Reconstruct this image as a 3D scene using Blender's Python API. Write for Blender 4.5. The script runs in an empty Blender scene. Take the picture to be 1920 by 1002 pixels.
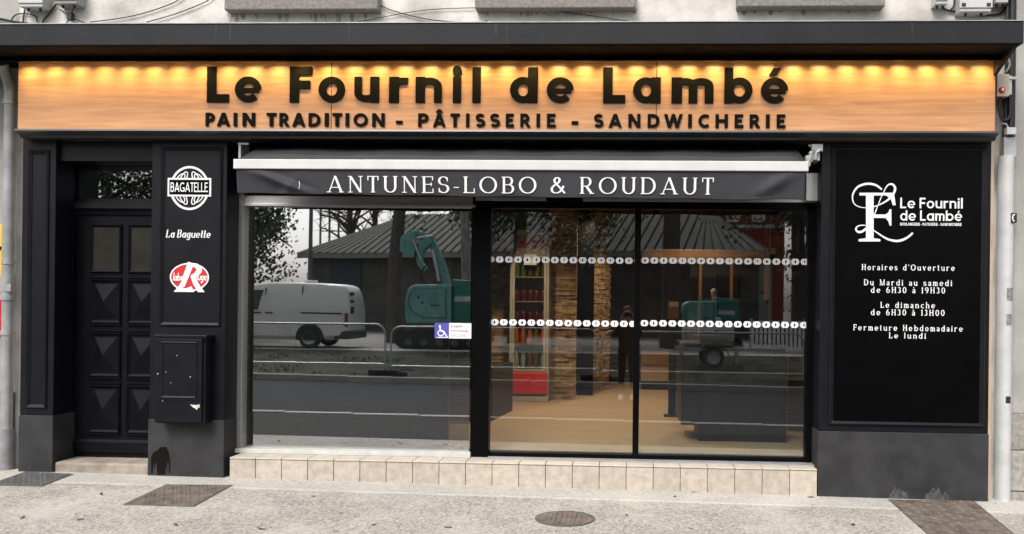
import bpy, bmesh, math, random
from mathutils import Vector, Matrix
R = math.radians
random.seed(7)
sc = bpy.context.scene
col = sc.collection

# ------------------------------------------------------------------ camera
FOC, PX, PY, YAW, ROLL = 1613.0, 1098.0, 572.0, 0.046, 0.0118
CAM = Vector((0.0, -7.6, 1.62))
FW = Vector((-math.sin(YAW), math.cos(YAW), 0)); RT = Vector((math.cos(YAW), math.sin(YAW), 0)); DN = Vector((0, 0, -1))
UA = RT * math.cos(ROLL) - DN * math.sin(ROLL); VA = RT * math.sin(ROLL) + DN * math.cos(ROLL)
cd = bpy.data.cameras.new('camera'); cam = bpy.data.objects.new('camera', cd); col.objects.link(cam)
cd.sensor_width = 36; cd.sensor_fit = 'HORIZONTAL'; cd.lens = 36 * FOC / 1920
cd.shift_x = (960 - PX) / 1920; cd.shift_y = (PY - 501) / 1920
cd.clip_start = 0.05; cd.clip_end = 2000
m = Matrix.Identity(4)
for i in range(3):
    m[i][0] = UA[i]; m[i][1] = -VA[i]; m[i][2] = -FW[i]; m[i][3] = CAM[i]
cam.matrix_world = m
sc.camera = cam

def at(px, py, Y):                      # measured point of the photo on the vertical plane at depth Y
    u = (px - PX) / FOC; v = (py - PY) / FOC
    d = FW + UA * u + VA * v
    return CAM + d * ((Y - CAM.y) / d.y)
def X_(px, Y, py=572): return at(px, py, Y).x
def Z_(py, Y, px=960): return at(px, py, Y).z
MIR = 0.60                              # twice the depth of the glass: things seen mirrored stand behind the photographer
def back(px, py, yv):
    p = at(px, py, yv); return Vector((p.x, MIR - yv, p.z))

# ------------------------------------------------------------------ world, sun, exposure
SUN_EL, SUN_AZ = R(48), R(200)          # azimuth measured clockwise from +Y
w = bpy.data.worlds.new('World'); sc.world = w; w.use_nodes = True
nt = w.node_tree; bg = nt.nodes['Background']
sky = nt.nodes.new('ShaderNodeTexSky'); sky.sky_type = 'NISHITA'; sky.sun_disc = False
sky.sun_elevation = SUN_EL; sky.sun_rotation = SUN_AZ; sky.dust_density = 4; sky.air_density = 1.2
hs = nt.nodes.new('ShaderNodeHueSaturation'); hs.inputs['Saturation'].default_value = 0.22
nt.links.new(sky.outputs[0], hs.inputs['Color']); nt.links.new(hs.outputs[0], bg.inputs[0])
bg.inputs[1].default_value = 0.15
sl = bpy.data.lights.new('sun', 'SUN'); sl.energy = 1.5; sl.angle = R(25); sl.color = (1, 0.95, 0.88)
so = bpy.data.objects.new('sun', sl); col.objects.link(so)
sd = Vector((math.sin(SUN_AZ) * math.cos(SUN_EL), math.cos(SUN_AZ) * math.cos(SUN_EL), math.sin(SUN_EL)))
so.rotation_euler = (-sd).to_track_quat('-Z', 'Y').to_euler(); so.location = sd * 30
sc.view_settings.view_transform = 'Standard'; sc.view_settings.look = 'None'
sc.view_settings.exposure = 0.62; sc.view_settings.gamma = 1.0
sc.cycles.max_bounces = 8; sc.cycles.transparent_max_bounces = 16; sc.cycles.sample_clamp_indirect = 6
sc.cycles.caustics_reflective = False; sc.cycles.caustics_refractive = False

# ------------------------------------------------------------------ materials
MATS = {}
def M(name, c, rough=.5, var=.12, scale=6., bump=0., bscale=80., metal=0., spec=.5, c2=None, coat=0., stretch=None, isl=0., lo=.35, hi=.65):
    if name in MATS: return MATS[name]
    mt = bpy.data.materials.new(name); mt.use_nodes = True; MATS[name] = mt
    n = mt.node_tree; b = n.nodes['Principled BSDF']
    b.inputs['Roughness'].default_value = rough; b.inputs['Metallic'].default_value = metal
    b.inputs['Specular IOR Level'].default_value = spec; b.inputs['Coat Weight'].default_value = coat; b.inputs['Coat Roughness'].default_value = .15
    tc = n.nodes.new('ShaderNodeTexCoord'); mp = n.nodes.new('ShaderNodeMapping'); n.links.new(tc.outputs['Object'], mp.inputs[0])
    if stretch: mp.inputs['Scale'].default_value = stretch
    no = n.nodes.new('ShaderNodeTexNoise'); no.inputs['Scale'].default_value = scale; no.inputs['Detail'].default_value = 6; no.inputs['Roughness'].default_value = .6
    n.links.new(mp.outputs[0], no.inputs['Vector'])
    cr = n.nodes.new('ShaderNodeValToRGB'); cr.color_ramp.elements[0].position = lo; cr.color_ramp.elements[1].position = hi
    a = c2 if c2 else tuple(x * (1 - var) for x in c); e = c if c2 else tuple(min(1, x * (1 + var)) for x in c)
    cr.color_ramp.elements[0].color = (*a, 1); cr.color_ramp.elements[1].color = (*e, 1)
    n.links.new(no.outputs[0], cr.inputs[0]); out = cr.outputs[0]
    if isl:
        g = n.nodes.new('ShaderNodeNewGeometry'); mr = n.nodes.new('ShaderNodeMapRange'); mr.inputs[3].default_value = 1 - isl; mr.inputs[4].default_value = 1 + isl
        n.links.new(g.outputs['Random Per Island'], mr.inputs[0]); mx = n.nodes.new('ShaderNodeVectorMath'); mx.operation = 'SCALE'
        n.links.new(out, mx.inputs[0]); n.links.new(mr.outputs[0], mx.inputs['Scale']); out = mx.outputs[0]
    n.links.new(out, b.inputs['Base Color'])
    rr = n.nodes.new('ShaderNodeMapRange'); rr.inputs[3].default_value = max(.02, rough * .85); rr.inputs[4].default_value = min(1, rough * 1.15)
    n.links.new(no.outputs[0], rr.inputs[0]); n.links.new(rr.outputs[0], b.inputs['Roughness'])
    if bump:
        n2 = n.nodes.new('ShaderNodeTexNoise'); n2.inputs['Scale'].default_value = bscale; n2.inputs['Detail'].default_value = 5
        n.links.new(mp.outputs[0], n2.inputs['Vector']); bu = n.nodes.new('ShaderNodeBump'); bu.inputs['Strength'].default_value = bump; bu.inputs['Distance'].default_value = .01
        n.links.new(n2.outputs[0], bu.inputs['Height']); n.links.new(bu.outputs[0], b.inputs['Normal'])
    return mt
def emis(name, c, s):
    mt = bpy.data.materials.new(name); mt.use_nodes = True; n = mt.node_tree; b = n.nodes['Principled BSDF']
    b.inputs['Base Color'].default_value = (*c, 1); b.inputs['Emission Color'].default_value = (*c, 1); b.inputs['Emission Strength'].default_value = s
    return mt
def glassy(name, fac, tint=(.9, .93, .92), gloss=(.95, .97, 1)):
    mt = bpy.data.materials.new(name); mt.use_nodes = True; n = mt.node_tree; n.nodes.remove(n.nodes['Principled BSDF'])
    t = n.nodes.new('ShaderNodeBsdfTransparent'); t.inputs[0].default_value = (*tint, 1)
    if fac > 0:
        g = n.nodes.new('ShaderNodeBsdfGlossy'); g.inputs['Roughness'].default_value = 0.011; g.inputs[0].default_value = (*gloss, 1)
        # very faint roller-wave of real float glass
        tc = n.nodes.new('ShaderNodeTexCoord'); no = n.nodes.new('ShaderNodeTexNoise'); no.inputs['Scale'].default_value = 1.6; no.inputs['Detail'].default_value = 1
        bu = n.nodes.new('ShaderNodeBump'); bu.inputs['Strength'].default_value = .05; bu.inputs['Distance'].default_value = .004
        n.links.new(tc.outputs['Object'], no.inputs['Vector']); n.links.new(no.outputs[0], bu.inputs['Height']); n.links.new(bu.outputs[0], g.inputs['Normal'])
        mx = n.nodes.new('ShaderNodeMixShader'); mx.inputs[0].default_value = fac
        n.links.new(t.outputs[0], mx.inputs[1]); n.links.new(g.outputs[0], mx.inputs[2]); n.links.new(mx.outputs[0], n.nodes['Material Output'].inputs[0])
    else: n.links.new(t.outputs[0], n.nodes['Material Output'].inputs[0])
    return mt

BLK = M('black satin paint', (.0065, .0065, .0095), .42, .2, 5, .06, 30, spec=.2)
PLINTH = M('dark grey textured plinth paint', (.030, .030, .032), .7, .3, 4, .35, 120, spec=.3)
LEDGE = M('charcoal ledge paint', (.015, .0145, .018), .5, .2, 3, .1, 40, spec=.25, c2=(.011, .011, .013))
GLOSSBLK = M('gloss black panel', (.002, .002, .0024), .3, .2, 3, spec=.06)
FRAMEBLK = M('black aluminium', (.002, .002, .0024), .4, .2, 4, spec=.08)
ALU = M('brushed aluminium', (.55, .54, .52), .38, .08, 4, .05, 200, metal=.7, stretch=(1, 20, 20))
WHITE = M('white paint', (.8, .8, .79), .45, .05, 5)
VINYL = M('white vinyl lettering', (.82, .82, .82), .5, .03, 9)
LETTER = M('black cut letters', (.007, .0065, .006), .85, .15, 8, spec=.1)
CANVAS = M('charcoal awning canvas', (.036, .036, .042), .7, .15, 5, .25, 300, spec=.3)
CREAM = M('cream render', (.66, .63, .59), .85, .1, 1.6, .35, 60, c2=(.30, .28, .255), lo=.3, hi=.56)
JAMB = M('cream painted jamb', (.60, .47, .34), .75, .1, 3, .3, 60, c2=(.38, .30, .22), lo=.25, hi=.45)
STONE = M('grey granite', (.26, .24, .22), .8, .3, 30, .4, 120, c2=(.15, .14, .13))
NEIGH = M('grey neighbour render', (.34, .33, .31), .85, .15, 2, .4, 70)
ZINC = M('weathered zinc', (.36, .37, .38), .5, .2, 6, .1, 30, metal=.5)
PLAST = M('white plastic', (.56, .565, .575), .45, .08, 4, c2=(.44, .445, .45))
DKPLAST = M('black cable rubber', (.012, .012, .012), .6)
TILE = M('beige stoneware tile', (.445, .39, .33), .5, .14, 14, .15, 90, isl=.08)
TILETOP = M('pale tile nosing', (.52, .46, .39), .55, .07, 10, .1, 70)
GROUT = M('brown grout', (.16, .12, .09), .9)
BLIND = M('dark grey blind', (.010, .011, .012), .8, .08, 3)
WOODIN = M('oak floor boards', (.42, .31, .20), .45, .2, 2.2, .08, 30, c2=(.29, .205, .125), stretch=(1, 14, 1))
WOODBR = M('brown stained wood', (.22, .11, .045), .5, .2, 3, .1, 30, c2=(.12, .055, .022), stretch=(1, 1, 14))
STACK = M('stacked stone cladding', (.46, .32, .185), .85, .25, 9, .5, 50, c2=(.20, .12, .06), isl=.45)
INDARK = M('dark interior paint', (.02, .017, .014), .6)
COUNTER = M('matt black counter', (.008, .008, .009), .5, .2, 5, spec=.3)
RED = M('drinks red', (.55, .015, .02), .35, .1, 6)
SILV = M('silver fridge trim', (.46, .44, .40), .4, .1, 6, metal=.3)
TEAL = M('teal machine paint', (.15, .37, .33), .45, .15, 3, c2=(.09, .26, .23))
VANW = M('white van paint', (.66, .65, .61), .3, .05, 2, coat=.3)
VANLOW = M('dusty van panel', (.60, .58, .54), .45, .12, 3)
TYRE = M('tyre rubber', (.02, .02, .02), .85, .2, 20)
STEEL = M('galvanised steel', (.45, .46, .46), .42, .15, 12, metal=.7)
DGLASS = M('dark vehicle glass', (.01, .012, .014), .06, .1, 3)
SKIN = M('skin', (.50, .28, .20), .55, .08, 20)
CLOTH = M('black clothing', (.010, .010, .011), .85, .2, 20, .3, 90)
HAIR = M('brown hair', (.06, .035, .02), .6, .3, 40)
LEAF = M('tree foliage', (.075, .095, .035), .6, .3, 1.2, c2=(.03, .042, .018), isl=.5)
BARK = M('grey bark', (.12, .10, .085), .9, .35, 5, .8, 22, c2=(.055, .045, .038), stretch=(4, 4, 1))
ROOFM = M('weathered fibre cement roof', (.085, .085, .076), .85, .25, 1.2, .2, 30, c2=(.035, .04, .034))
BRICKD = M('dark barn wall', (.10, .095, .085), .85, .3, 1.5, .2, 30)
MUD = M('trodden verge earth', (.085, .08, .062), .95, .4, 1.4, .8, 12, c2=(.025, .028, .018), spec=.15)
RUST = M('rusty iron plate', (.19, .155, .13), .65, .3, 7, .4, 80, c2=(.085, .07, .06))
IRON = M('dark cast iron', (.085, .085, .088), .6, .3, 14, .3, 80)
DEADLEAF = M('dead leaf', (.10, .06, .035), .8, .3, 40)
GL_WIN = glassy('solar film glass', .47, (.62, .66, .64)); GL_DOOR = glassy('door glass', .23, (.90, .90, .88)); GL_CLEAR = glassy('glass edge', 0, (.9, .95, .93))
GL_TRANS = glassy('transom glass', .22, (.35, .37, .35)); GL_OLD = glassy('obscure door pane', .04, (.5, .5, .45)); GL_FR = glassy('fridge glass', .05, (.93, .93, .93))

# ------------------------------------------------------------------ mesh builder
class MB:
    def __init__(s): s.v = []; s.f = []; s.m = []; s.mi = 0
    def add(s, vs, fs):
        k = len(s.v); s.v += [tuple(p) for p in vs]; s.f += [tuple(i + k for i in f) for f in fs]; s.m += [s.mi] * len(fs); return s
    def box(s, x0, x1, y0, y1, z0, z1):
        vs = [(x, y, z) for z in (z0, z1) for y in (y0, y1) for x in (x0, x1)]
        return s.add(vs, [(0, 2, 3, 1), (4, 5, 7, 6), (0, 1, 5, 4), (2, 6, 7, 3), (0, 4, 6, 2), (1, 3, 7, 5)])
    def cbox(s, c, d): return s.box(c[0] - d[0] / 2, c[0] + d[0] / 2, c[1] - d[1] / 2, c[1] + d[1] / 2, c[2] - d[2] / 2, c[2] + d[2] / 2)
    def prism(s, poly, axis, a, b):     # poly 2D extruded along an axis: x -> (y,z), y -> (x,z), z -> (x,y)
        n = len(poly)
        g = {'x': lambda p, t: (t, p[0], p[1]), 'y': lambda p, t: (p[0], t, p[1]), 'z': lambda p, t: (p[0], p[1], t)}[axis]
        vs = [g(p, a) for p in poly] + [g(p, b) for p in poly]
        return s.add(vs, [tuple(range(n))[::-1], tuple(range(n, 2 * n))] + [(i, (i + 1) % n, n + (i + 1) % n, n + i) for i in range(n)])
    def tube(s, pts, r, n=8, cap=True):
        pts = [Vector(p) for p in pts]; k = len(pts); rs = r if isinstance(r, (list, tuple)) else [r] * k
        vs = []; ref = None
        for i, p in enumerate(pts):
            t = (pts[min(i + 1, k - 1)] - pts[max(i - 1, 0)]).normalized()
            if ref is None: ref = t.orthogonal().normalized()
            u = (ref - t * ref.dot(t)).normalized(); ref = u; q = t.cross(u)
            vs += [p + (u * math.cos(2 * math.pi * j / n) + q * math.sin(2 * math.pi * j / n)) * rs[i] for j in range(n)]
        fs = [(i * n + j, i * n + (j + 1) % n, (i + 1) * n + (j + 1) % n, (i + 1) * n + j) for i in range(k - 1) for j in range(n)]
        if cap: fs += [tuple(range(n))[::-1], tuple((k - 1) * n + j for j in range(n))]
        return s.add(vs, fs)
    def lathe(s, prof, c, axis='z', n=24):   # prof (r, h)
        ax = {'z': lambda r, h, a: (c[0] + r * math.cos(a), c[1] + r * math.sin(a), c[2] + h),
              'y': lambda r, h, a: (c[0] + r * math.cos(a), c[1] + h, c[2] + r * math.sin(a)),
              'x': lambda r, h, a: (c[0] + h, c[1] + r * math.cos(a), c[2] + r * math.sin(a))}[axis]
        vs = [ax(max(r, 1e-4), h, 2 * math.pi * j / n) for r, h in prof for j in range(n)]; k = len(prof)
        fs = [(i * n + j, i * n + (j + 1) % n, (i + 1) * n + (j + 1) % n, (i + 1) * n + j) for i in range(k - 1) for j in range(n)]
        return s.add(vs, fs)
    def loft(s, rings, cap=True):
        n = len(rings[0]); vs = [p for r in rings for p in r]
        fs = [(i * n + j, i * n + (j + 1) % n, (i + 1) * n + (j + 1) % n, (i + 1) * n + j) for i in range(len(rings) - 1) for j in range(n)]
        if cap: fs += [tuple(range(n))[::-1], tuple((len(rings) - 1) * n + j for j in range(n))]
        return s.add(vs, fs)
    def ribbon(s, pts, ws, y0, y1, closed=False, caps=(None, None)):   # stroke in the XZ plane, front at y0
        n = len(pts); vs = []
        for i, (x, z) in enumerate(pts):
            a = pts[(i - 1) % n] if closed or i > 0 else pts[i]; b = pts[(i + 1) % n] if closed or i < n - 1 else pts[i]
            tx, tz = b[0] - a[0], b[1] - a[1]; l = math.hypot(tx, tz) or 1; tx /= l; tz /= l; h = ws[i] / 2
            nx, nz = -tz * h, tx * h
            if not closed and ((i == 0 and caps[0]) or (i == n - 1 and caps[1])) and abs(tz) > .2:
                nx, nz = -math.copysign(h / abs(tz), tz), 0
            for yy in (y0, y1): vs += [(x + nx, yy, z + nz), (x - nx, yy, z - nz)]
        fs = []
        for i in range(n if closed else n - 1):
            a, b = 4 * i, 4 * ((i + 1) % n)
            fs += [(a, a + 1, b + 1, b), (a, b, b + 2, a + 2), (a + 1, a + 3, b + 3, b + 1)]
        if not closed: fs += [(0, 2, 3, 1), (4 * n - 4, 4 * n - 3, 4 * n - 1, 4 * n - 2)]
        return s.add(vs, fs)
    def disc(s, cx, cz, rx, rz, y0, y1, n=24):
        return s.prism([(cx + rx * math.cos(2 * math.pi * i / n), cz + rz * math.sin(2 * math.pi * i / n)) for i in range(n)], 'y', y0, y1)

ORG = {}
def empty(name, label, cat, loc=(0, 0, 0), rz=0., group=None):
    o = bpy.data.objects.new(name, None); col.objects.link(o); o.location = loc; o.rotation_euler[2] = rz; o.empty_display_size = .2
    return tag(o, label, cat, group, Vector(loc))
def tag(o, label, cat, group=None, org=None):
    o['label'] = label; o['category'] = cat
    if group: o['group'] = group
    if org is not None: ORG[o.name] = org
    return o
def obj(name, mb, mat, parent=None, bev=0., smooth=False, local=False, label=None, loc=None):
    """one mesh; vertices are world coordinates unless local"""
    org = Vector((0, 0, 0))
    if parent is not None and not local: org = ORG[parent.name]
    if loc is not None: org = Vector(loc)
    me = bpy.data.meshes.new(name)
    me.from_pydata([(a - org.x, b - org.y, c - org.z) for a, b, c in mb.v], [], mb.f)
    mats = mat if isinstance(mat, (list, tuple)) else [mat]
    for q in mats: me.materials.append(q)
    if len(mats) > 1: me.polygons.foreach_set('material_index', mb.m)
    bm = bmesh.new(); bm.from_mesh(me); bmesh.ops.recalc_face_normals(bm, faces=bm.faces); bm.to_mesh(me); bm.free()
    if smooth:
        for p in me.polygons: p.use_smooth = True
        me.set_sharp_from_angle(angle=R(40))
    o = bpy.data.objects.new(name, me); col.objects.link(o)
    if parent is not None: o.parent = parent; ORG[o.name] = ORG.get(parent.name, Vector()) if not local else Vector()
    elif loc is not None: o.location = loc; ORG[o.name] = Vector(loc)
    else: ORG[o.name] = Vector()
    if bev:
        b = o.modifiers.new('bevel', 'BEVEL'); b.width = bev; b.segments = 2; b.limit_method = 'ANGLE'; b.angle_limit = R(35)
    if label: o['label'] = label
    return o
def solo(name, mb, mat, label, cat, group=None, **k):
    if 'loc' not in k:
        xs = list(zip(*mb.v)); k['loc'] = ((min(xs[0]) + max(xs[0])) / 2, (min(xs[1]) + max(xs[1])) / 2, min(xs[2]))
    return tag(obj(name, mb, mat, None, **k), label, cat, group)
def struct(name, mb, mat, kind='structure', **k):
    o = obj(name, mb, mat, None, **k); o['kind'] = kind; return o
def copy_tree(o, parent=None):
    c = o.copy(); col.objects.link(c); c.parent = parent
    for ch in list(o.children): copy_tree(ch, c)
    return c
def catmull(P, n=8, closed=False):
    out = []; k = len(P)
    for i in range(k if closed else k - 1):
        g = lambda j: P[j % k] if closed else P[max(0, min(k - 1, j))]
        a, b, c, d = g(i - 1), g(i), g(i + 1), g(i + 2)
        for j in range(n):
            t = j / n
            out.append(tuple(.5 * (2 * b[q] + (c[q] - a[q]) * t + (2 * a[q] - 5 * b[q] + 4 * c[q] - d[q]) * t * t + (3 * b[q] - a[q] - 3 * c[q] + d[q]) * t ** 3) for q in range(len(b))))
    if not closed: out.append(tuple(P[-1]))
    return out

# ------------------------------------------------------------------ lettering (own stroke font)
def arc(cx, cy, rx, ry, a0, a1, n=None):
    n = n or max(6, int(abs(a1 - a0) / 12))
    return [(cx + rx * math.cos(R(a0 + (a1 - a0) * i / n)), cy + ry * math.sin(R(a0 + (a1 - a0) * i / n))) for i in range(n + 1)]
class ST:
    def __init__(s, w, t=None, xh=.7, serif=0., single=True, slant=0., kc=1.): s.kc = kc; s.w = w; s.t = t or w; s.xh = xh; s.sl = serif; s.single = single; s.slant = slant
def glyph(c, S):
    w, t, x = S.w, S.t, S.xh; a, b = w / 2, t / 2; o = []; sf = S.sl
    thin = .45 if sf else 1.
    def V(X, y0=0, y1=1, s0=1, s1=1, k=1.):
        o.append(([(X, y0), (X, y1)], False, w * k))
        if sf:
            if s0: o.append(([(X - sf, y0 + b), (X + sf, y0 + b)], False, None))
            if s1: o.append(([(X - sf, y1 - b), (X + (sf if s1 == 1 else 0), y1 - b)], False, None))
    def H(y, x0, x1, k=1.): o.append(([(x0, y), (x1, y)], False, t * k))
    def D(x0, y0, x1, y1, k=1., s0=0, s1=0):
        o.append(([(x0, y0), (x1, y1)], False, w * k))
        if sf and s0: o.append(([(x0 - sf, y0 + (b if y0 < .4 else -b)), (x0 + sf, y0 + (b if y0 < .4 else -b))], False, None))
        if sf and s1: o.append(([(x1 - sf, y1 + (b if y1 < .4 else -b)), (x1 + sf, y1 + (b if y1 < .4 else -b))], False, None))
    def Pth(pts, cl=False): o.append((pts, cl, None))
    def bowl(xl, xs, y0, y1, rx): Pth([(xl, y1)] + arc(xs, (y0 + y1) / 2, rx, (y1 - y0) / 2, 90, -90) + [(xl, y0)])
    def tick(X, y0, y1):
        if sf: o.append(([(X, y0), (X, y1)], False, w * .45))
    if c in 'AÂ':
        D(0, 0, .37, 1, thin, 1); D(.74, 0, .37, 1, 1, 1); H(.30, .14, .60)
        if c == 'Â': D(.2, 1.08, .37, 1.3, .8); D(.54, 1.08, .37, 1.3, .8)
    elif c == 'B': V(0); bowl(0, .25, .52, 1 - b, .22); bowl(0, .28, b, .52, .25)
    elif c == 'C': Pth(arc(.46, .5, .46 - a * .6, .5 - b, 48, 312)); tick(.77, .66, .9)
    elif c == 'D': V(0); bowl(0, .24, b, 1 - b, .42)
    elif c == 'E': V(0); H(1 - b, 0, .5); H(.52, 0, .42); H(b, 0, .52); tick(.5, .76, 1); tick(.42, .42, .62); tick(.52, 0, .26)
    elif c == 'F': V(0); H(1 - b, 0, .5); H(.50, 0, .45); tick(.5, .74, 1); tick(.42, .4, .6)
    elif c == 'G': Pth(arc(.46, .5, .46 - a * .6, .5 - b, 48, 330)); V(.8, .05, .42, 0, 1); H(.42, .5, .8)
    elif c == 'H': V(0); V(.60); H(.52, 0, .60)
    elif c == 'I': V(0)
    elif c == 'K': V(0); D(.05, .42, .56, 1); D(.2, .55, .6, 0)
    elif c == 'L': V(0); H(b, 0, .5); tick(.5, 0, .28)
    elif c == 'M': V(0, k=thin); D(0, 1, .4, 0); D(.8, 1, .4, 0, thin); V(.8)
    elif c == 'N': V(0, 0, 1, 1, 2, thin); D(0, 1, .62, 0); V(.62, 0, 1, 0, 1, thin)
    elif c == 'O': Pth(arc(.5, .5, .48 - a * .5, .5 - b, 0, 345, 30), True)
    elif c == 'P': V(0); bowl(0, .25, .44, 1 - b, .24)
    elif c == 'R': V(0); bowl(0, .25, .46, 1 - b, .22); D(.24, .46, .56, 0, 1, 0, 1)
    elif c in 'Ss':
        q = 1 if c == 'S' else x; r = (q - t) / 4; e = .27 * (q if c == 'S' else .85)
        Pth(arc(e, q - b - r, e * .92, r, 28, 270) + arc(e, b + r, e, r, 90, -150)[1:]); tick(2 * e * .93, q * .7, q * .94); tick(0.02, q * .05, q * .3)
    elif c == 'T': V(.3, 0, 1, 1, 0); H(1 - b, 0, .6); tick(0, .74, 1); tick(.6, .74, 1)
    elif c == 'U':
        Pth([(0, 1), (0, .34)] + arc(.29, .34, .29, .34 - b, 180, 360, 14) + [(.58, 1)])
        if sf: H(1 - b, -sf, sf); H(1 - b, .58 - sf, .58 + sf)
    elif c == 'W': D(0, 1, .27, 0); D(.54, 1, .27, 0); D(.54, 1, .81, 0); D(1.08, 1, .81, 0)
    elif c == '&': Pth(catmull([(.80, .02), (.5, .36), (.24, .66), (.2, .84), (.34, .96), (.48, .86), (.44, .68), (.2, .5), (.04, .3), (.1, .1), (.32, .03), (.56, .16), (.72, .46)], 5)); 
    elif c == '-': H(.34, 0, .3, 1.1)
    elif c == "'": D(.02, .98, 0, .74, .7)
    elif c in 'aà':
        if S.single: rx = x * .5; Pth(arc(rx, x / 2, rx - a * .85, x / 2 - b * S.kc, 0, 346, 26), True); V(2 * rx - a * .75, 0, x)
        else:
            o.append(([(.03, x * .76)] + arc(.2, x * .72, .2, x * .28 - b, 150, 0, 9) + [(.4, 0)], False, None)); Pth(arc(.2, x * .29, .2, x * .29 - b, 0, 345, 18), True); H(b, .38, .5)
        if c == 'à': D(.1, 1.02, .26, .82, .7)
    elif c == 'b': rx = x * .5; V(a * .3, 0, 1, 0, 2); Pth(arc(rx, x / 2, rx - a * .6, x / 2 - b * S.kc, 0, 346, 26), True)
    elif c == 'c': rx = x * .48; Pth(arc(rx, x / 2, rx - a * .5, x / 2 - b, 45, 318))
    elif c == 'd': rx = x * .5; V(2 * rx - a * .75, 0, 1, 1 if sf else 0, 2); Pth(arc(rx, x / 2, rx - a * .85, x / 2 - b * S.kc, 0, 346, 26), True)
    elif c in 'eé':
        rx = x * .5; Pth(arc(rx, x / 2, rx - a * .6, x / 2 - b * S.kc, 0, 318, 28)); H(x * .47, a * .6, 2 * rx - a * .35, .6 if not sf else 1)
        if c == 'é': D(rx * .85, x + .07, rx * 1.2, x + .27, .7)
    elif c == 'g': rx = x * .5; Pth(arc(rx, x / 2, rx - a * .85, x / 2 - b * S.kc, 0, 346, 26), True); Pth([(2 * rx - a, x), (2 * rx - a, -.05)] + arc(rx, -.05, rx - a, .22, 0, -150))
    elif c == 'h': V(0, 0, 1, 1, 2); Pth(arc(.24, x - .26, .24, .26 - b, 175, 0, 10) + [(.48, 0)]); sf and H(b, .48 - sf, .48 + sf)
    elif c == 'i': V(0, 0, x, 1, 2); o.append(('disc', (0, x + .17, w * .56)))
    elif c == 'l': V(0, 0, 1, 1, 2)
    elif c == 'm':
        g = .40 if not sf else .36
        V(0, 0, x, 1, 2)
        for k in (0, 1): Pth(arc(k * g + g / 2, x - .24, g / 2, .24 - b, 175, 0, 10) + [((k + 1) * g, 0)]); sf and H(b, (k + 1) * g - sf, (k + 1) * g + sf)
    elif c == 'n': V(0, 0, x, 1, 2); Pth(arc(.25, x - .26, .25, .26 - b, 175, 0, 10) + [(.50, 0)]); sf and H(b, .5 - sf, .5 + sf)
    elif c == 'o': rx = x * .515; Pth(arc(rx, x / 2, rx - a * S.kc, x / 2 - b * S.kc, 0, 347, 28), True)
    elif c == 'r': V(0, 0, x, 1, 2); Pth(arc(.27, x - .27, .27, .27 - b, 172, 70 if not sf else 45))
    elif c == 't': Pth([(.14, .92), (.14, .16)] + arc(.28, .16, .14, .16 - b, 180, 300)); H(x - b, 0, .33)
    elif c == 'u':
        Pth([(0, x), (0, .26)] + arc(.25, .26, .25, .26 - b, 180, 360, 12) + [(.5, .30)]); V(.5, 0, x, 0, 2)
        if sf: H(x - b, -sf, 0); H(b, .5, .5 + sf)
    elif c == 'v': D(0, x, .22, 0, 1, 1); D(.44, x, .22, 0, thin, 1)
    elif c == '0': Pth(arc(.28, .5, .28, .5 - b, 0, 345, 26), True)
    elif c == '1': V(.15, 0, 1, 1, 0); D(.0, .8, .15, .97, .5)
    elif c == '3': Pth(arc(.22, .75, .2, .25 - b, 150, -80)); Pth(arc(.22, .27, .24, .27 - b, 80, -150))
    elif c == '6': Pth(arc(.27, .31, .27, .31 - b, 0, 345, 24), True); Pth([(0, .31)] + arc(.42, .34, .42, .66 - b, 175, 95))
    elif c == '9': Pth(arc(.27, .69, .27, .31 - b, 0, 345, 24), True); Pth([(.54, .69)] + arc(.12, .66, .42, .66 - b, -5, -85))
    return o
def gb(c, S):   # strokes with widths, left edge at 0, and the width
    st = []; xs = []
    for q in glyph(c, S):
        if q[0] == 'disc': cx, cy, r = q[1]; st.append(q); xs += [cx - r, cx + r]; continue
        pts, cl, k = q; n = len(pts); ws = []
        for i, p in enumerate(pts):
            p0 = pts[(i - 1) % n] if cl or i else p; p1 = pts[(i + 1) % n] if cl or i < n - 1 else p
            dx, dy = p1[0] - p0[0], p1[1] - p0[1]; l = math.hypot(dx, dy) or 1
            wd = k if k else math.hypot(S.w * dy / l, S.t * dx / l) * (S.kc if n > 4 else 1)
            ws.append(wd); hx = wd / 2 * abs(dy / l) if n > 2 or abs(dx) < 1e-6 else (wd / 2 / max(.3, abs(dy / l)) if abs(dy) > 1e-6 else 0)
            xs += [p[0] - hx, p[0] + hx]
        st.append((pts, cl, ws))
    x0 = min(xs); return st, x0, max(xs) - x0
def put_glyph(mb, g, X0, Z0, sx, sz, yf, dep, slant=0., zoff=0., step=.0004):
    st, x0, wd = g
    yfn = yf if callable(yf) else (lambda X, Z: yf)
    k0 = len(mb.v)
    mp = lambda p: (X0 + (p[0] - x0 + slant * p[1]) * sx, Z0 + p[1] * sz)
    for i, q in enumerate(st):
        yy = -step * i
        if q[0] == 'disc': cx, cy, r = q[1]; c = mp((cx, cy)); mb.disc(c[0], c[1], r * sx, r * sz, yy, dep); continue
        pts, cl, ws = q; n = len(pts); ww = []
        for j in range(n):
            p0 = pts[(j - 1) % n] if cl or j else pts[j]; p1 = pts[(j + 1) % n] if cl or j < n - 1 else pts[j]
            dx, dy = abs(p1[0] - p0[0]), abs(p1[1] - p0[1]); l = math.hypot(dx, dy) or 1
            ww.append(ws[j] * math.hypot(sx * dy / l, sz * dx / l))
        dg = n == 2 and abs(pts[0][0] - pts[1][0]) > 1e-6
        mb.ribbon([mp(p) for p in pts], ww, yy, dep, cl, (dg, dg))
    for j in range(k0, len(mb.v)):
        x, y, z = mb.v[j]; mb.v[j] = (x, y + yfn(x, z), z)
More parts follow.
